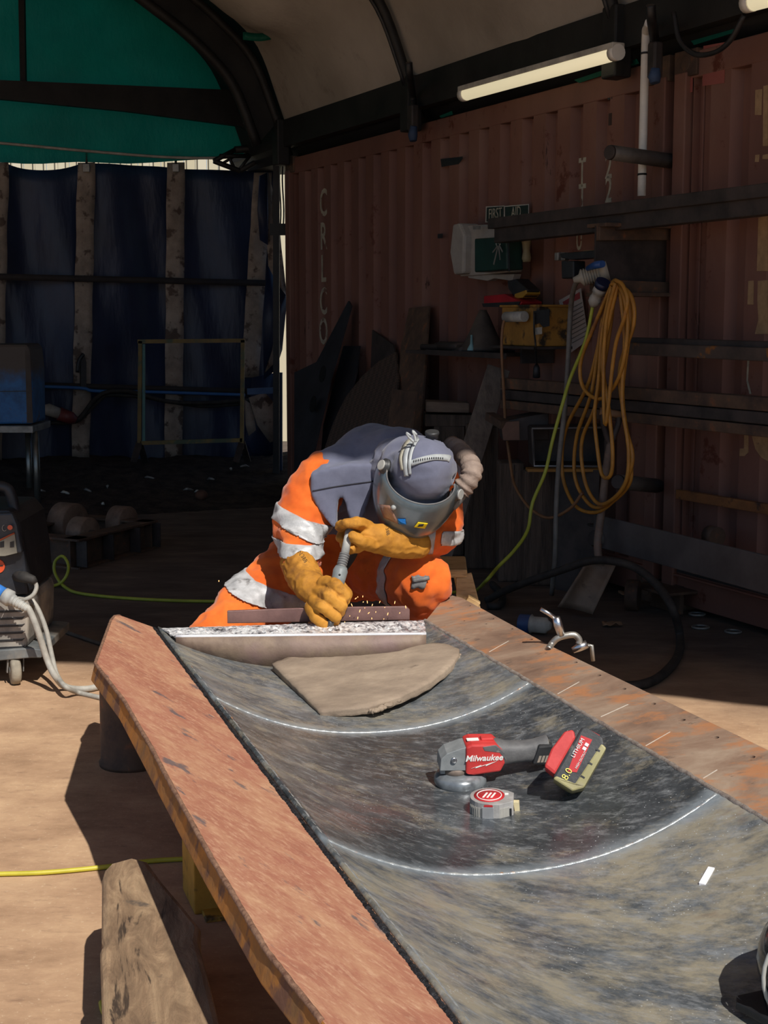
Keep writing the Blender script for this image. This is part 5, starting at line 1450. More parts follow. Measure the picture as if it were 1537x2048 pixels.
# ---------------------------------------------------------------- roller base
c0, c1, c3 = at_z(158, 1140, 0), at_z(316, 1096, 0), at_z(-10, 1122, 0)
for c_ in (c0, c1, c3): c_.z = 0
RB = thing('roller_base', c0, 'rusty steel base frame with four thick steel rollers on the dark floor', 'roller base')
ea, eb = (c3 - c0), (c1 - c0)
c2 = c3 + eb
ua, ub = ea.normalized(), eb.normalized()
hb = .165
cor = [c0, c1, c2, c3]; ctr = (c0 + c2) / 2
for a, b in zip(cor, cor[1:] + cor[:1]):
    i_ = ((ctr - (a + b) / 2)); d_ = (b - a).normalized(); i_ = (i_ - d_ * i_.dot(d_)).normalized()
    add('side_web', MB().beam(a + i_ * .06 + UP * hb / 2, b + i_ * .06 + UP * hb / 2, .012, hb), m_rustdark, RB)
    add('top_flange', MB().beam(a + i_ * .05 + UP * hb, b + i_ * .05 + UP * hb, .11, .014), m_rustdark, RB, bevel=.002)
    add('foot_flange', MB().beam(a + i_ * .05 + UP * .007, b + i_ * .05 + UP * .007, .11, .012), m_rustdark, RB)
for f in (.04, .36, .70, .97):
    p_ = c0 + eb * f
    add('stiffener', MB().beam(p_ + UP * .012, p_ + UP * (hb - .006), .008, .075, -ua), m_darksteel, RB)
m_roller = mat('rusty_roller', '665347', '8a7464', 9, .75, .2, bump=.15)
for (x, y, Y, r, w_) in ((166, 1066, 8.35, .095, .11), (244, 1044, 8.85, .10, .11), (136, 1046, 8.75, .125, .13), (62, 1052, 8.6, .09, .08)):
    c_ = at_y(x, y, Y)
    ro_ = add('roller', MB().lathe(c_ - (-ua) * w_ / 2, -ua, [(0, r * .25), (.0, r * .93), (.006, r), (w_ - .006, r), (w_, r * .93), (w_, r * .25)], 32), m_roller, RB)
    add('roller_axle', MB().cyl(c_ - (-ua) * (w_ / 2 + .03), c_ + (-ua) * (w_ / 2 + .03), .022, 14), m_darksteel, ro_)
    add('bearing_block', MB().beam(V((c_.x, c_.y, .02)) + ua * (w_ / 2 + .02), c_ + ua * (w_ / 2 + .02), .03, .06, ub), m_rustdark, RB)

# ---------------------------------------------------------------- blue cabinet on a stand
YB = 10.5
sb = at_y(30, 1010, YB); sb.z = 0
ST = thing('steel_stand', sb, 'tubular steel stand with shiny legs carrying the worn blue cabinet', 'stand')
add('stand_top', MB().prism([at_y(x, y, YB - .2) for x, y in ((-160, 852), (66, 852), (66, 866), (-160, 866))], V((0, .55, 0))), m_galv, ST, bevel=.004)
m_leg = mat('shiny_tube', '6f716d', '8c8d88', 8, .35, .8)
for (x, dy) in ((56, .25), (71, -.12), (-140, .25), (-130, -.12)):
    p_ = at_y(x, 862, YB + dy); q_ = V((p_.x, p_.y, 0))
    add('leg', MB().cyl(q_, p_, .024, 12), m_leg, ST)
BC = thing('blue_cabinet', at_y(10, 850, YB), 'worn blue and brown steel cabinet standing on the tubular stand', 'cabinet')
k = NT('worn_blue_brown')
sep = k.n('SeparateXYZ'); k.l(k.tc.outputs['Object'], sep.inputs[0])
f = k.math('ADD', sep.outputs[2], k.math('MULTIPLY', k.noise(5, 6), .5))
c = k.mix(k.ramp(f, [(.52, 0.), (.66, 1.)]), k.ramp(k.noise(7, 6, .7), [(.4, '27537f'), (.6, '2f6aa5'), (.7, '54483e')]), '4b4038')
k.base(c); k.set(.6)
pc = [(-160, 690), (54, 688), (60, 700), (64, 740), (66, 848), (-160, 850)]
bc_ = add('cabinet_body', MB().prism([at_y(x, y, YB - .15) for x, y in pc], V((0, .4, 0))), k.m, BC, bevel=.02)
add('panel_seam', MB().beam(at_y(-160, 785, YB - .152), at_y(66, 782, YB - .152), .004, .006), m_black, BC)
add('corner_edge', MB().prism([at_y(x, y, YB - .156) for x, y in ((50, 700), (60, 702), (66, 846), (54, 846))], V((0, .004, 0))), mat('brown_edge', '3c322c', '4a3e36', 8, .7), BC)
# plug and cable along the curtain
Yp = 12.13
rp_ = thing('inline_plug', at_c(120, 830, .26), 'red and white inline plug hanging in front of the pale strap', 'plug')
a_, b_ = at_c(88, 816, .26), at_c(152, 840, .26)
add('white_half', MB().tube([a_, a_ + (b_ - a_) * .1, a_ + (b_ - a_) * .46], [.03, .05, .045], 14), m_white_dirty, rp_)
add('red_half', MB().tube([a_ + (b_ - a_) * .46, a_ + (b_ - a_) * .85, b_], [.055, .052, .03], 14), mat('dull_red', '5a2626', '703232', 8, .5), rp_)
pts = [(20, 800), (70, 812), (90, 817), (125, 838), (150, 842), (165, 830), (190, 798), (215, 784), (250, 782), (280, 788), (320, 800), (370, 806), (430, 805), (500, 800)]
tag(add('black_cable', MB().tube(curve([at_c(x, y, .24) for x, y in pts], 6), .018, 8), m_rubber), 'black cable slung along the curtain past the inline plug', 'cable')
pts = [(60, 842), (100, 846), (140, 845), (162, 838), (200, 800), (220, 790), (300, 796), (400, 812), (500, 806)]
tag(add('black_cable', MB().tube(curve([at_c(x, y, .20) for x, y in pts], 6), .015, 8), m_rubber), 'second black cable sagging lower from the cabinet stand', 'cable')
hk = thing('black_hook', at_c(167, 745, .16), 'black steel hook on the pale strap above the blue cord', 'hook')
add('hook_plate', MB().prism([at_c(x, y, .19) for x, y in ((162, 722), (167, 706), (173, 724), (173, 776), (162, 776))], T * .04), m_black, hk)
add('hook_tail', MB().tube(curve([at_c(167, 708, .2), at_c(158, 722, .2), at_c(155, 745, .2)], 5), .016, 8), m_black, hk)

# ---------------------------------------------------------------- yellow frame
YF = 11.3
FY = thing('display_frame', at_y(280, 905, YF), 'slim rectangular frame in worn yellow paint standing before the curtain', 'frame')
m_fy = mat('worn_yellow_frame', '57461f', '75602c', 4, .65, bump=.15, c3='3e4a35', s3=5, t3=(.5, .6))
zb_ = at_y(280, 905, YF).z
def fq(x, y): return at_y(x, y, YF)
add('upright', MB().beam(fq(281, 682), fq(279, 898), .03, .03, V((0, 1, 0))), m_fy, FY)
add('upright', MB().beam(fq(288, 688), fq(288, 884), .02, .02, V((0, 1, 0))), mat('teal_edge', '37605e', '446f6c', 8, .6), FY)
add('upright', MB().beam(fq(486, 680), fq(484, 898), .03, .03, V((0, 1, 0))), m_fy, FY)
add('cross_rail', MB().beam(fq(276, 683), fq(490, 681), .03, .03), m_fy, FY)
add('cross_rail', MB().beam(fq(281, 886), fq(485, 880), .03, .03), m_fy, FY)
for x in (279, 484):
    for dx, dz in ((-12, 0), (12, 0)):
        add('foot', MB().beam(fq(x, 884), at_y(x + dx, 925, YF - (.15 if dx < 0 else -.15)), .05, .012, V((0, 1, 0))), m_darksteel, FY)

# ---------------------------------------------------------------- scraps on the dark floor
rnd = random.Random(21)
for i, (x, y) in enumerate(((128, 987), (173, 982), (215, 975), (206, 1010), (375, 981), (490, 934), (462, 940), (296, 957), (420, 960), (395, 985), (80, 984))):
    c_ = on_soil(x, y, .006)
    d_ = V((rnd.uniform(-1, 1), rnd.uniform(-.5, .5), rnd.uniform(-.05, .05))).normalized() * rnd.uniform(.03, .06)
    hz = .0
    mb = MB().tube(curve([c_ - d_, c_ + UP * .012, c_ + d_ * .8 + V((0, .03, 0))], 4), [.006, .009, .011, .009, .012, .011, .008, .006, .004][:9], 5)
    tag(add('metal_scrap', mb, m_galv if i % 3 else m_white_dirty), 'small pale scrap of metal on the dark soil at the back', 'scrap', 'metal scraps on the soil')
rk = MB().ball(on_soil(403, 990, .03), (.05, .045, .04), 10, 7)
tag(add('brown_stone', rk, mat('brown_stone', '4a3024', '5f4030', 9, .9)), 'reddish brown stone on the dark soil left of the welder', 'stone')

# ---------------------------------------------------------------- stool
YS = 5.55
so_ = at_y(800, 1106, YS); so_.z = 0
SO = thing('wooden_stool', so_, 'pale wooden work stool the welder sits on', 'stool')
tp_l, tp_r = at_y(640, 1112, YS), at_y(930, 1108, YS)
hz_ = tp_r.z
def sq_(x, y, z): return V((x, y, z))
add('seat_board', MB().prism([V((tp_l.x, 5.2, hz_ - .03)), V((tp_r.x - .01, 5.2, hz_ - .03)), V((tp_r.x + .0, 5.5, hz_ - .03)), V((tp_l.x, 5.5, hz_ - .03))], V((0, 0, .03))), m_timber_pale, SO, bevel=.006)
for x0, x1, y0, y1 in ((tp_r.x - .02, tp_r.x + .10, 5.22, 5.12), (tp_r.x - .03, tp_r.x + .07, 5.48, 5.58), (tp_l.x + .03, tp_l.x - .05, 5.22, 5.14), (tp_l.x + .03, tp_l.x - .05, 5.48, 5.56)):
    add('leg', MB().beam(V((x0, y0, hz_ - .02)), V((x1, y1, 0.004)), .055, .03, V((0, 1, 0))), m_timber_pale, SO, bevel=.004)
add('end_board', MB().prism([V((tp_r.x - .05, 5.2, hz_ - .03)), V((tp_r.x - .01, 5.2, hz_ - .03)), V((tp_r.x + .045, 5.17, hz_ - .24)), V((tp_r.x - .05, 5.17, hz_ - .24))], V((0, .02, 0))), m_timber_pale, SO, bevel=.003)
add('brace', MB().beam(V((tp_r.x + .015, 5.16, hz_ - .10)), V((tp_r.x - .10, 5.18, hz_ - .30)), .05, .03, V((0, 1, 0))), m_timber_pale, SO, bevel=.003)
# ================================================================== the welder
from mathutils.bvhtree import BVHTree
DY = .54
def Pp(x, y, Y): return at_y(x, y, Y + DY)
def rp(r, Y): return r * (Y + DY) / FPX
PE = thing('person', at_z(690, 1560, 0), 'person in orange overalls, dark shoulder cape and welding headgear, seated and bending over the chute', 'person')
PE.location.z = 0; PE.location.y = 5.2
SEG = []
def seg(tag_, a, b): SEG.append((tag_, Pp(*a[:3]), Pp(*b[:3]), rp(a[3], a[2]), rp(b[3], b[2])))
seg('torso', (690, 1108, 4.76, 98), (708, 1025, 4.68, 92))
seg('torso', (708, 1025, 4.68, 90), (748, 948, 4.50, 84))
seg('torso', (748, 948, 4.50, 84), (795, 938, 4.42, 72))
seg('torso', (795, 938, 4.42, 70), (832, 945, 4.24, 44))
seg('torso', (735, 948, 4.5, 70), (662, 957, 4.42, 52))
seg('torso', (790, 945, 4.46, 68), (876, 964, 4.46, 46))
seg('armL', (658, 955, 4.42, 56), (620, 1003, 4.40, 60))
seg('armL', (620, 1003, 4.40, 60), (602, 1050, 4.35, 55))
seg('armL', (602, 1050, 4.35, 55), (602, 1122, 4.20, 42))
seg('armR', (876, 962, 4.46, 48), (882, 1062, 4.40, 42))
seg('armR', (882, 1066, 4.40, 42), (825, 1084, 4.27, 27))
seg('legL', (650, 1112, 4.72, 92), (520, 1200, 4.44, 66))
seg('legL', (520, 1200, 4.44, 66), (422, 1284, 4.20, 54))
seg('legR', (725, 1112, 4.72, 88), (790, 1150, 4.50, 62))
seg('legR', (790, 1150, 4.50, 62), (842, 1166, 4.32, 62))
kL, kR = Pp(422, 1284, 4.20), Pp(842, 1166, 4.32)
aL, aR = V((kL.x - .02, kL.y + .32, .11)), V((kR.x + .03, kR.y + .20, .12))
SEG.append(('shinL', kL, aL, .085, .062)); SEG.append(('shinR', kR, aR, .09, .062))
mb = MB()
for _, p, q, r1, r2 in SEG: capsule(mb, p, q, r1, r2)
body = remesh(mb, .0095, 8)
def near_seg(p):
    best = None
    for t_, a, b, r1, r2 in SEG:
        d = b - a; f = max(0, min(1, (p - a).dot(d) / d.length_squared))
        e = (p - (a + d * f)).length - (r1 + (r2 - r1) * f)
        if best is None or e < best[0]: best = (e, t_, f)
    return best
def folds(p, n, amp=1.0):
    s = .010 * nz(p + V((0, 0, 0)), 9) + .006 * nz(V((p.x * 1.2, p.y, p.z * 2.2)), 17, 2) + .003 * nz(p, 45, 4)
    s += .006 * (1 - abs(nz(V((p.x + p.z * .7, p.y, p.z - p.x * .4)), 13, 7)) * 3)
    return p + n * s * amp
raw = body.v
body.v = [folds(p, n) for p, n in zip(raw, body.normals)]
labels = [near_seg(p)[1] for p in raw]
k = NT('orange_workwear')
c = k.ramp(k.noise(4, 6, .65), [(.3, 'c2521b'), (.55, 'de6c28'), (.75, 'ec8139')])
c = k.mix(k.ramp(k.noise(6, 7, .7), [(.60, 0.), (.75, .55)]), c, '8d3d18')
k.base(c); k.bump(k.noise(60, 4, .6), .15, .002); k.set(.85, 0, **{'Specular IOR Level': .2, 'Sheen Weight': .15})
m_orange_suit = k.m
add('overalls', body, m_orange_suit, PE, fix=False)
m_refl = mat('grubby_reflective_tape', '9a9a9a', 'c9c9ca', 12, .5, .1, bump=.2, c3='6d6a68', s3=14, t3=(.58, .68))
vnorm = body.normals
def band(tags, c, n, half, lift=.004, extra=None, name='reflective_band'):
    n = n.normalized()
    keep = {}
    mb = MB()
    for f in body.f:
        if all(labels[i] in tags for i in f):
            ok = all(abs((raw[i] - c).dot(n)) < half + .013 for i in f) and (extra is None or all(extra(raw[i]) for i in f))
            if ok:
                ids = []
                for i in f:
                    if i not in keep:
                        keep[i] = len(mb.v)
                        p = body.v[i] + vnorm[i] * lift
                        d = (p - c).dot(n)
                        if abs(d) > half: p = p - n * (d - math.copysign(half, d))
                        mb.v.append(p)
                    ids.append(keep[i])
                mb.f.append(ids); mb.sm.append(True)
    if mb.f: return add(name, mb, m_refl, PE, solid=.003, fix=False)
def imn(x, y): return V((x, 0, -y))
band(('armL',), Pp(610, 1050, 4.3), imn(-.38, .92), rp(15, 4.3))
band(('armL',), Pp(600, 1100, 4.2), imn(-.05, 1), rp(13, 4.2))
band(('armR',), Pp(856, 1080, 4.3), imn(1, .12), rp(13, 4.3), extra=lambda p: p.x < Pp(884, 1066, 4.4).x)
band(('armR',), Pp(905, 1072, 4.4), imn(-.12, 1), rp(14, 4.4), extra=lambda p: p.x > Pp(878, 1066, 4.4).x)
band(('legL',), Pp(527, 1176, 4.44), imn(-.42, .91), rp(17, 4.4))
ax = (Pp(842, 1166, 4.32) - Pp(725, 1112, 4.72)).normalized()
band(('legR',), Pp(842, 1166, 4.32) - ax * .105, ax, .03)
# seam line above the left knee
# head inside the hood (face turned down to the work)
HC = Pp(842, 950, 4.15)
he = V((.961, 0, -.276)); hf = V((-.27, -.22, -.94)).normalized(); hf = (hf - he * hf.dot(he)).normalized()
hcr = he.cross(hf)
if hcr.y > 0: hcr = -hcr
def hq(e, f, c): return HC + he * e + hf * f + hcr * c
HM = Matrix((he, hf, hcr)).transposed()
mb = MB()
mb.ball(HC, (.075, .08, .095), 24, 16, HM)
mb.ball(hq(0, .03, -.09), (.055, .055, .06), 16, 12, HM)
mb.ball(hq(0, .08, -.07), (.012, .018, .022), 10, 8, HM)
for s in (-1, 1): mb.ball(hq(s * .082, -.005, -.02), (.01, .02, .03), 10, 8, HM)
hd_ = remesh(mb, .007, 3)
add('head', hd_, mat('skin', 'a8755c', 'b98468', 8, .6), PE, fix=False)
for s in (-1, 1): add('eye', MB().ball(hq(s * .03, .070, -.05), .011, 12, 8), m_white, PE)
add('mouth', MB().tube([hq(-.022, .078, -.11), hq(0, .085, -.11), hq(.022, .078, -.11)], .005, 6), mat('lips', '8a5048'), PE)
# hood
k = NT('slate_cloth')
c = k.ramp(k.noise(6, 6, .65), [(.3, '5a5d6f'), (.6, '6f7285'), (.8, '808292')])
k.base(c); k.bump(k.noise(70, 4, .6), .15, .002); k.set(.88, 0, **{'Specular IOR Level': .2, 'Sheen Weight': .2})
m_slate = k.m
mb = MB()
mb.ball(hq(0, -.015, .01), (.108, .108, .125), 28, 18, HM)
mb.ball(hq(0, .03, -.02), (.1, .095, .08), 24, 16, HM)
mb.ball(hq(-.03, -.03, -.06), (.11, .10, .12), 24, 16, HM)
capsule(mb, hq(-.02, -.02, -.05), Pp(795, 935, 4.34), .095, .10)
hood = remesh(mb, .009, 5)
hood.v = [p + n * (.004 * nz(p, 16) + .006 * (1 - 3 * abs(nz(V((p.x * .6, p.y, p.z * 2)), 16, 3))) * (1 if (p - HC).dot(hcr) < .05 else .25)) for p, n in zip(hood.v, hood.normals)]
add('hood', hood, m_slate, PE, fix=False)
# cape
mb = MB()
def cseg(a, b): capsule(mb, Pp(*a[:3]), Pp(*b[:3]), rp(a[3], a[2]), rp(b[3], b[2]))
cseg((712, 1005, 4.66, 98), (748, 948, 4.52, 101))
cseg((748, 948, 4.52, 101), (795, 938, 4.44, 88))
cseg((795, 938, 4.42, 74), (828, 942, 4.28, 50))
cseg((735, 945, 4.5, 88), (668, 950, 4.43, 58))
cseg((790, 940, 4.46, 86), (884, 940, 4.5, 56))
cseg((668, 950, 4.43, 58), (655, 985, 4.42, 48))
def panel(pts, th=.035):
    mb.prism([Pp(*p) for p in pts], V((0, th, 0)))
Yq = 4.285
panel([(622, 945, Yq), (622, 985, Yq), (633, 1012, Yq), (650, 1040, Yq), (672, 1060, Yq), (675, 1030, Yq), (678, 985, Yq), (700, 960, Yq), (700, 925, Yq)], .05)
panel([(684, 950, Yq), (688, 1000, Yq), (698, 1034, Yq), (708, 1045, Yq), (723, 1044, Yq), (734, 1012, Yq), (746, 972, Yq), (772, 950, Yq), (772, 925, Yq), (700, 930, Yq)], .05)
panel([(640, 930, Yq + .03), (640, 975, Yq + .03), (760, 960, Yq + .03), (770, 920, Yq + .03)], .09)
cape = remesh(mb, .0095, 4)
cape.v = [p + n * (.007 * nz(V((p.x * 1.4, p.y, p.z * .8)), 8, 1) + .003 * nz(p, 26, 2)) for p, n in zip(cape.v, cape.normals)]
# keep only what hangs on the shoulders and back
zc = Pp(0, 1062, 4.3).z
add('shoulder_cape', cape, m_slate, PE, fix=False)
cape_bvh = BVHTree.FromPolygons(cape.v, cape.f)
def drape(pts, bvh, lift=.003, dirn=V((0, 1, 0)), back=.6):
    out = []
    for p in pts:
        h = bvh.ray_cast(p - dirn * back, dirn)
        out.append((h[0] - dirn * lift) if h[0] is not None else None)
    return out
sm_ = [p for p in drape(curve([Pp(626, 981, 4.3), Pp(660, 974, 4.3), Pp(700, 968, 4.3), Pp(748, 961, 4.3)], 10), cape_bvh, .001) if p is not None]
add('cape_seam', MB().tube(sm_, .0022, 5), mat('dark_thread', '24252e'), PE)

# ---------------------------------------------------------------- helmet
k = NT('smoked_visor_shell')
c = k.ramp(k.noise(5, 6, .6), [(.35, '4c5559'), (.65, '6a757b')])
k.base(c); k.bump(k.noise(9, 4, .6), .05, .002); k.set(.28, .3, **{'Coat Weight': .5, 'Coat Roughness': .12})
m_shell = k.m
RING = [(.075, .112, .10), (.050, .124, .128), (.015, .136, .168), (-.03, .142, .200), (-.08, .140, .212), (-.13, .130, .206), (-.18, .110, .185), (-.205, .09, .16)]
FO = .022
def shell_pt(c_, re, rf, phi): return hq(re * math.sin(phi), FO + (rf - FO) * math.cos(phi) if math.cos(phi) > 0 else FO + .05 * math.cos(phi), c_)
rows = []
for c_, re, rf in RING:
    rows.append([shell_pt(c_, re, rf, math.radians(-108 + 216 * i / 48)) for i in range(49)])
HS = add('helmet_shell', MB().grid(rows), m_shell, PE, solid=.005)
shell_bvh = BVHTree.FromPolygons([p for r in rows for p in r], [(i * 49 + q, i * 49 + q + 1, (i + 1) * 49 + q + 1, (i + 1) * 49 + q) for i in range(len(rows) - 1) for q in range(48)])
add('brow_trim', MB().tube(rows[0], .0028, 8), m_toolgrey, HS)
add('visor_edge', MB().tube([p for p in rows[5]][6:43], .0028, 6), mat('clear_edge', '8e8a86', 'a8a29c', 8, .25), HS)
def on_shell(poly, lift): return drape([Pp(x, y, 4.0) for x, y in poly], shell_bvh, lift)
def shell_patch(name, quad, m, lift=.005, n=6):
    rows = []
    for j in range(n + 1):
        a, b = V((*quad[0], 0)).lerp(V((*quad[3], 0)), j / n), V((*quad[1], 0)).lerp(V((*quad[2], 0)), j / n)
        r = on_shell([(a.lerp(b, i / n).x, a.lerp(b, i / n).y) for i in range(n + 1)], lift)
        if any(q is None for q in r): return None
        rows.append(r)
    return add(name, MB().grid(rows), m, HS, solid=.002)
kv = NT('suit_tinted_lens'); kv.base('b78a72'); kv.set(.06, 0, **{'Alpha': .55, 'Coat Weight': 1.0})  # orange tint puts the suit's reflection into the lens colour
shell_patch('lens_window', ((757, 1018), (780, 1018), (800, 1058), (768, 1046)), kv.m)
kb = NT('blue_reflection'); kb.base('1f7fd6'); kb.set(.1, .5)
shell_patch('arc_reflection', ((796, 1046), (812, 1046), (814, 1058), (798, 1057)), kb.m, .006)  # arc reflection in the visor, put into the colour of a blue patch
lab_ = shell_patch('maker_label', ((838, 1052), (858, 1055), (852, 1067), (830, 1063)), mat('label_bright_yellow', 'e8c814'), .006)
shell_patch('label_mark', ((840, 1057), (850, 1056), (848, 1061), (837, 1062)), m_black, .0085, 3)
st_ = on_shell([(788, 1022)], .004)[0]
if st_ is not None: add('shell_stud', MB().ball(st_, .009, 12, 8), m_grey, HS)
for s in (-1, 1):
    b_ = hq(s * .118, .012, .055) if s < 0 else hq(.122, .03, .03)
    kn = add('pivot_knob', MB().lathe(b_, (he * s + hcr * .7), [(0, .026), (.008, .026), (.010, .02), (.018, .019), (.02, .016)], 20), m_toolblack, HS)
    add('knob_cap', MB().lathe(b_ + (he * s + hcr * .7).normalized() * .018, (he * s + hcr * .7), [(0, .018), (.005, .016)], 18), m_grey, kn)
# head harness
hood_bvh = BVHTree.FromPolygons(hood.v, hood.f)
def strap_on_hood(pxs, w, name, m, lift=.004):
    pc = curve([V((x, y, 0)) for x, y in pxs], 6)
    rows = []
    for i, p in enumerate(pc):
        d = (pc[min(i + 1, len(pc) - 1)] - pc[max(i - 1, 0)]).normalized()
        nrm = V((-d.y, d.x, 0)) * w
        r = drape([Pp(p.x + nrm.x * s, p.y + nrm.y * s, 3.9) for s in (-1, 0, 1)], hood_bvh, lift)
        if all(q is not None for q in r): rows.append(r)
    if len(rows) > 2: return add(name, MB().grid(rows), m, PE, solid=.004)
m_strap2 = mat('pale_plastic_strap', '8a9094', 'b0b4b4', 12, .45)
hb_ = strap_on_hood([(822, 936), (845, 928), (872, 923), (898, 926), (906, 930)], 5.5, 'headband', m_strap2)
if hb_:
    for i in range(14):
        q = drape([Pp(830 + i * 4.6, 933 - 9 * math.sin(math.pi * min(1, i / 13 * .62 + .1)), 3.9)], hood_bvh, .0085)[0]
        if q is not None: add('strap_hole', MB().box((0, 0, 0), (.0028, .003, .006), frame(q, V((1, 0, 0)), V((0, 1, 0)), UP)), m_black, hb_)
strap_on_hood([(815, 962), (812, 940), (814, 915), (822, 897), (835, 882)], 4.5, 'crown_strap', m_strap2, .005)
strap_on_hood([(822, 958), (821, 935), (826, 910), (838, 890), (856, 880)], 3.0, 'crown_strap', m_strap2, .007)
strap_on_hood([(806, 950), (803, 925), (812, 903), (826, 888)], 2.6, 'crown_strap', mat('buff_strap', '8b8779', 'a5a08f', 12, .6), .007)
q = drape([Pp(848, 877, 3.9)], hood_bvh, .002)[0] or hq(0, -.12, .05)
add('crown_knob', MB().lathe(q, V((0, -.25, 1)), [(0, .02), (.012, .022), (.016, .024), (.022, .022)], 18), m_toolblack, PE)
for pts in ([(828, 884), (818, 874), (814, 866), (822, 872)], [(832, 884), (830, 872), (826, 862), (834, 870)]):
    add('strap_tail', MB().tube(curve([Pp(x, y, 4.05) for x, y in pts], 4), .004, 6), m_strap2, PE)
# air hose
hp_ = [(910, 1004, 4.16), (916, 990, 4.16), (928, 974, 4.16), (941, 956, 4.16), (944, 938, 4.18), (936, 920, 4.24), (922, 905, 4.36), (905, 892, 4.46)]
pc = curve([Pp(*p) for p in hp_], 8)
n_ = len(pc)
add('air_hose', MB().tube(pc[12:], [rp(20, 4.3) * (1 + .10 * math.sin(i * 1.25) + .12 * nz(pc[i], 30)) for i in range(12, n_)], 18), mat('crumpled_hose_cover', '7b6a60', '9a887b', 14, .8, bump=.4), PE)
add('hose_fitting', MB().tube([Pp(903, 1014, 4.15), Pp(911, 1000, 4.16), Pp(920, 984, 4.16)], [rp(11, 4.2), rp(15, 4.2), rp(17, 4.2)], 16), m_toolgrey, PE)

# ---------------------------------------------------------------- gloves
k = NT('tan_leather')
c = k.ramp(k.noise(9, 6, .65), [(.3, '8a5a22'), (.55, 'b9802f'), (.75, 'cf9440')])
c = k.mix(k.ramp(k.noise(11, 6, .7), [(.52, 0.), (.68, .7)]), c, '6b4526')
k.base(c); k.bump(k.noise(45, 5, .65), .3, .003); k.set(.75, 0, **{'Specular IOR Level': .25})
m_leather = k.m
def glove(name, cuff, fingers, vox=.0036):
    mb = MB()
    for a, b in zip(cuff, cuff[1:]): capsule(mb, Pp(*a[:3]), Pp(*b[:3]), rp(a[3], a[2]), rp(b[3], b[2]))
    for f in fingers:
        for a, b in zip(f, f[1:]): capsule(mb, Pp(*a[:3]), Pp(*b[:3]), rp(a[3], a[2]), rp(b[3], b[2]), 14)
    g = remesh(mb, vox, 2)
    g.v = [p + n * (.0028 * nz(p, 30, 5) + .0022 * (1 - 3 * abs(nz(V((p.x, p.y, p.z * 1.6)), 26, 9)))) for p, n in zip(g.v, g.normals)]
    return add(name, g, m_leather, PE, fix=False), BVHTree.FromPolygons(g.v, g.f)
gl, gl_b = glove('glove',
    [(597, 1122, 4.19, 37), (606, 1150, 4.13, 36), (622, 1175, 4.07, 32), (640, 1194, 4.03, 26)],
    [[(648, 1166, 4.02, 14), (672, 1170, 3.955, 13.5), (690, 1190, 3.95, 12.5), (687, 1205, 3.985, 11)],
     [(638, 1184, 4.01, 14), (658, 1192, 3.94, 13.5), (683, 1212, 3.935, 12.5), (680, 1223, 3.97, 11)],
     [(630, 1201, 4.00, 13.5), (646, 1214, 3.935, 13), (671, 1233, 3.93, 12), (670, 1241, 3.96, 10.5)],
     [(622, 1213, 4.01, 12.5), (631, 1234, 3.95, 12), (652, 1251, 3.935, 11), (658, 1250, 3.96, 10)],
     [(652, 1166, 4.05, 15), (678, 1172, 4.06, 14), (692, 1188, 4.04, 13), (688, 1205, 4.02, 12)]])
gr, gr_b = glove('glove',
    [(832, 1088, 4.22, 31), (790, 1084, 4.16, 32), (757, 1077, 4.13, 30), (734, 1071, 4.12, 26)],
    [[(735, 1052, 4.12, 13), (715, 1046, 4.07, 13), (694, 1046, 4.05, 12), (681, 1053, 4.08, 11)],
     [(728, 1062, 4.13, 13), (706, 1064, 4.12, 13), (688, 1066, 4.12, 12), (683, 1076, 4.10, 11)],
     [(728, 1076, 4.14, 13), (708, 1080, 4.14, 12.5), (692, 1082, 4.13, 12), (690, 1090, 4.10, 10.5)],
     [(730, 1088, 4.14, 12.5), (714, 1094, 4.14, 12), (700, 1098, 4.12, 11)],
     [(744, 1090, 4.09, 14), (724, 1084, 4.05, 13), (708, 1074, 4.04, 12)]])
m_ink = mat('glove_print', '3a2a18')
def printed(txt, x, y, sz, rot, bvh, par):
    d = V((math.cos(rot), 0, -math.sin(rot))); u = V((math.sin(rot), 0, math.cos(rot)))
    t_ = text_mb(txt, sz, frame(Pp(x, y, 3.9), d, u, V((0, -1, 0))), .0002)
    r = drape(t_.v, bvh, .0012, back=.3)
    if any(q is None for q in r): return
    t_.v = r
    add('print_mark', t_, m_ink, par)
printed('EN', 590, 1128, .018, .9, gl_b, gl); printed('388', 601, 1140, .016, .9, gl_b, gl); printed('*', 588, 1112, .03, .9, gl_b, gl)
printed('EN', 806, 1078, .018, 1.4, gr_b, gr); printed('407', 792, 1080, .016, 1.4, gr_b, gr); printed('388', 776, 1082, .015, 1.4, gr_b, gr)
# boots
for a_ in (aL, aR):
    mb = MB()
    capsule(mb, a_ + UP * .06, a_ - UP * .03, .068, .06)
    capsule(mb, a_ + V((0, .02, -.045)), a_ + V((0, -.16, -.065)), .058, .042)
    add('boot', remesh(mb, .009, 4), mat('black_boot', '1d1b1a', '332e2a', 12, .6, bump=.15), PE, fix=False)
# knee patch
bb = BVHTree.FromPolygons(body.v, body.f)
rows = []
for j in range(5):
    r = drape([Pp(826 + 30 * i / 6 + 2 * math.sin(j), 1176 + 26 * j / 4 + 2 * math.sin(i * 1.7), 4.0) for i in range(7)], bb, .008)
    rows.append(r)
if all(q is not None for r in rows for q in r): add('knee_patch', MB().grid(rows), m_toolgrey, PE, solid=.006)
r = drape(curve([Pp(829, 1186, 4.), Pp(845, 1183, 4.), Pp(862, 1180, 4.)], 4), bb, .012)
if all(q is not None for q in r): add('patch_roll', MB().tube(r, .008, 8), m_toolgrey, PE)
r = drape(curve([Pp(484, 1150, 4.), Pp(505, 1166, 4.), Pp(530, 1180, 4.), Pp(548, 1198, 4.)], 5), bb, .001)
r = [q for q in r if q is not None]

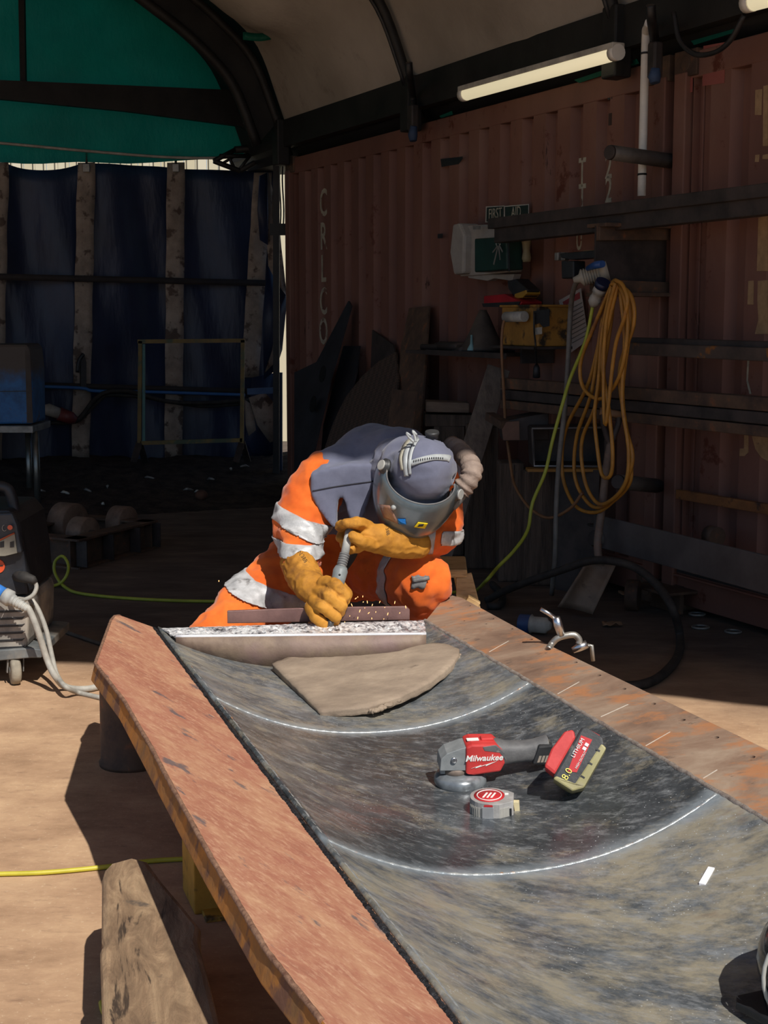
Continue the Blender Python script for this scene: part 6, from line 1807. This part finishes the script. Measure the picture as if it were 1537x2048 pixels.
# ---------------------------------------------------------------- torch
tt = [Pp(700, 1056, 4.08), Pp(690, 1108, 4.03), Pp(683, 1134, 4.01), Pp(668, 1200, 3.965)]
tip = Pp(659, 1262, 3.92)
TO = thing('welding_torch', tip, 'grey welding torch held in both leather gloves, nozzle on the gouged seam', 'welding torch')
add('neck_rod', MB().tube([tt[0], tt[1]], [.0125, .0135], 14), m_grey, TO)
d_ = tt[2] - tt[1]
prof = []
for i in range(5): prof += [(i * .008, .0165), (i * .008 + .005, .0165), (i * .008 + .0055, .0145), (i * .008 + .0078, .0145)]
prof += [(d_.length, .019)]
add('ribbed_boot', MB().lathe(tt[1], d_, prof, 16), m_toolgrey, TO)
add('handle', MB().tube([tt[2], tt[2].lerp(tt[3], .12), tt[2].lerp(tt[3], .4), tt[2].lerp(tt[3], .75), tt[3]], [.019, .024, .022, .019, .016], 16), mat('torch_grey', '6b7173', '858b8b', 12, .5), TO)
add('handle_screw', MB().ball(tt[2].lerp(tt[3], .2) + V((0, -.0235, 0)), .004, 8, 6), m_black, TO)
add('swan_neck', MB().tube(curve([tt[3], tt[3].lerp(tip, .4) + V((.004, 0, 0)), tt[3].lerp(tip, .7)], 5), .009, 10), m_bright, TO)
add('nozzle', MB().tube([tt[3].lerp(tip, .6), tt[3].lerp(tip, .72), tip], [.011, .0115, .0095], 14), mat('dull_nozzle', '4d4a48', '777370', 14, .4, .8), TO)
cb = [tt[0] - (tt[1] - tt[0]) * .05, Pp(706, 1052, 4.12), Pp(716, 1064, 4.19), Pp(708, 1110, 4.24), Pp(676, 1156, 4.26), Pp(654, 1200, 4.26), Pp(640, 1290, 4.24)]
add('torch_cable', MB().tube(curve(cb, 6), .011, 8), m_rubber, TO)
# sparks
ks = NT('spark_glow'); ks.base('ffb060'); ks.b.inputs['Emission Color'].default_value = (1, .42, .16, 1); ks.b.inputs['Emission Strength'].default_value = 2.2
mb = MB(); rnd = random.Random(8)
for (x, y) in ((712, 1197), (716, 1194), (726, 1193), (727, 1204), (735, 1204), (704, 1210), (745, 1210), (760, 1204), (770, 1215), (790, 1205), (752, 1224), (738, 1226), (720, 1222), (700, 1232), (776, 1228), (800, 1226), (744, 1237), (768, 1238), (812, 1214), (730, 1216), (662, 1200), (438, 1162), (690, 1244), (716, 1236)):
    p_ = Pp(x, y, rnd.uniform(3.94, 4.02)); d_ = V((rnd.uniform(-.3, .5), 0, rnd.uniform(.3, 1))).normalized() * rnd.uniform(.001, .005)
    mb.tube([p_ - d_, p_, p_ + d_], [.0006, .0013, .0006], 5)
tag(add('sparks', mb, ks.m), 'tiny orange sparks flying up from the seam beside the torch', 'sparks', kind='stuff')
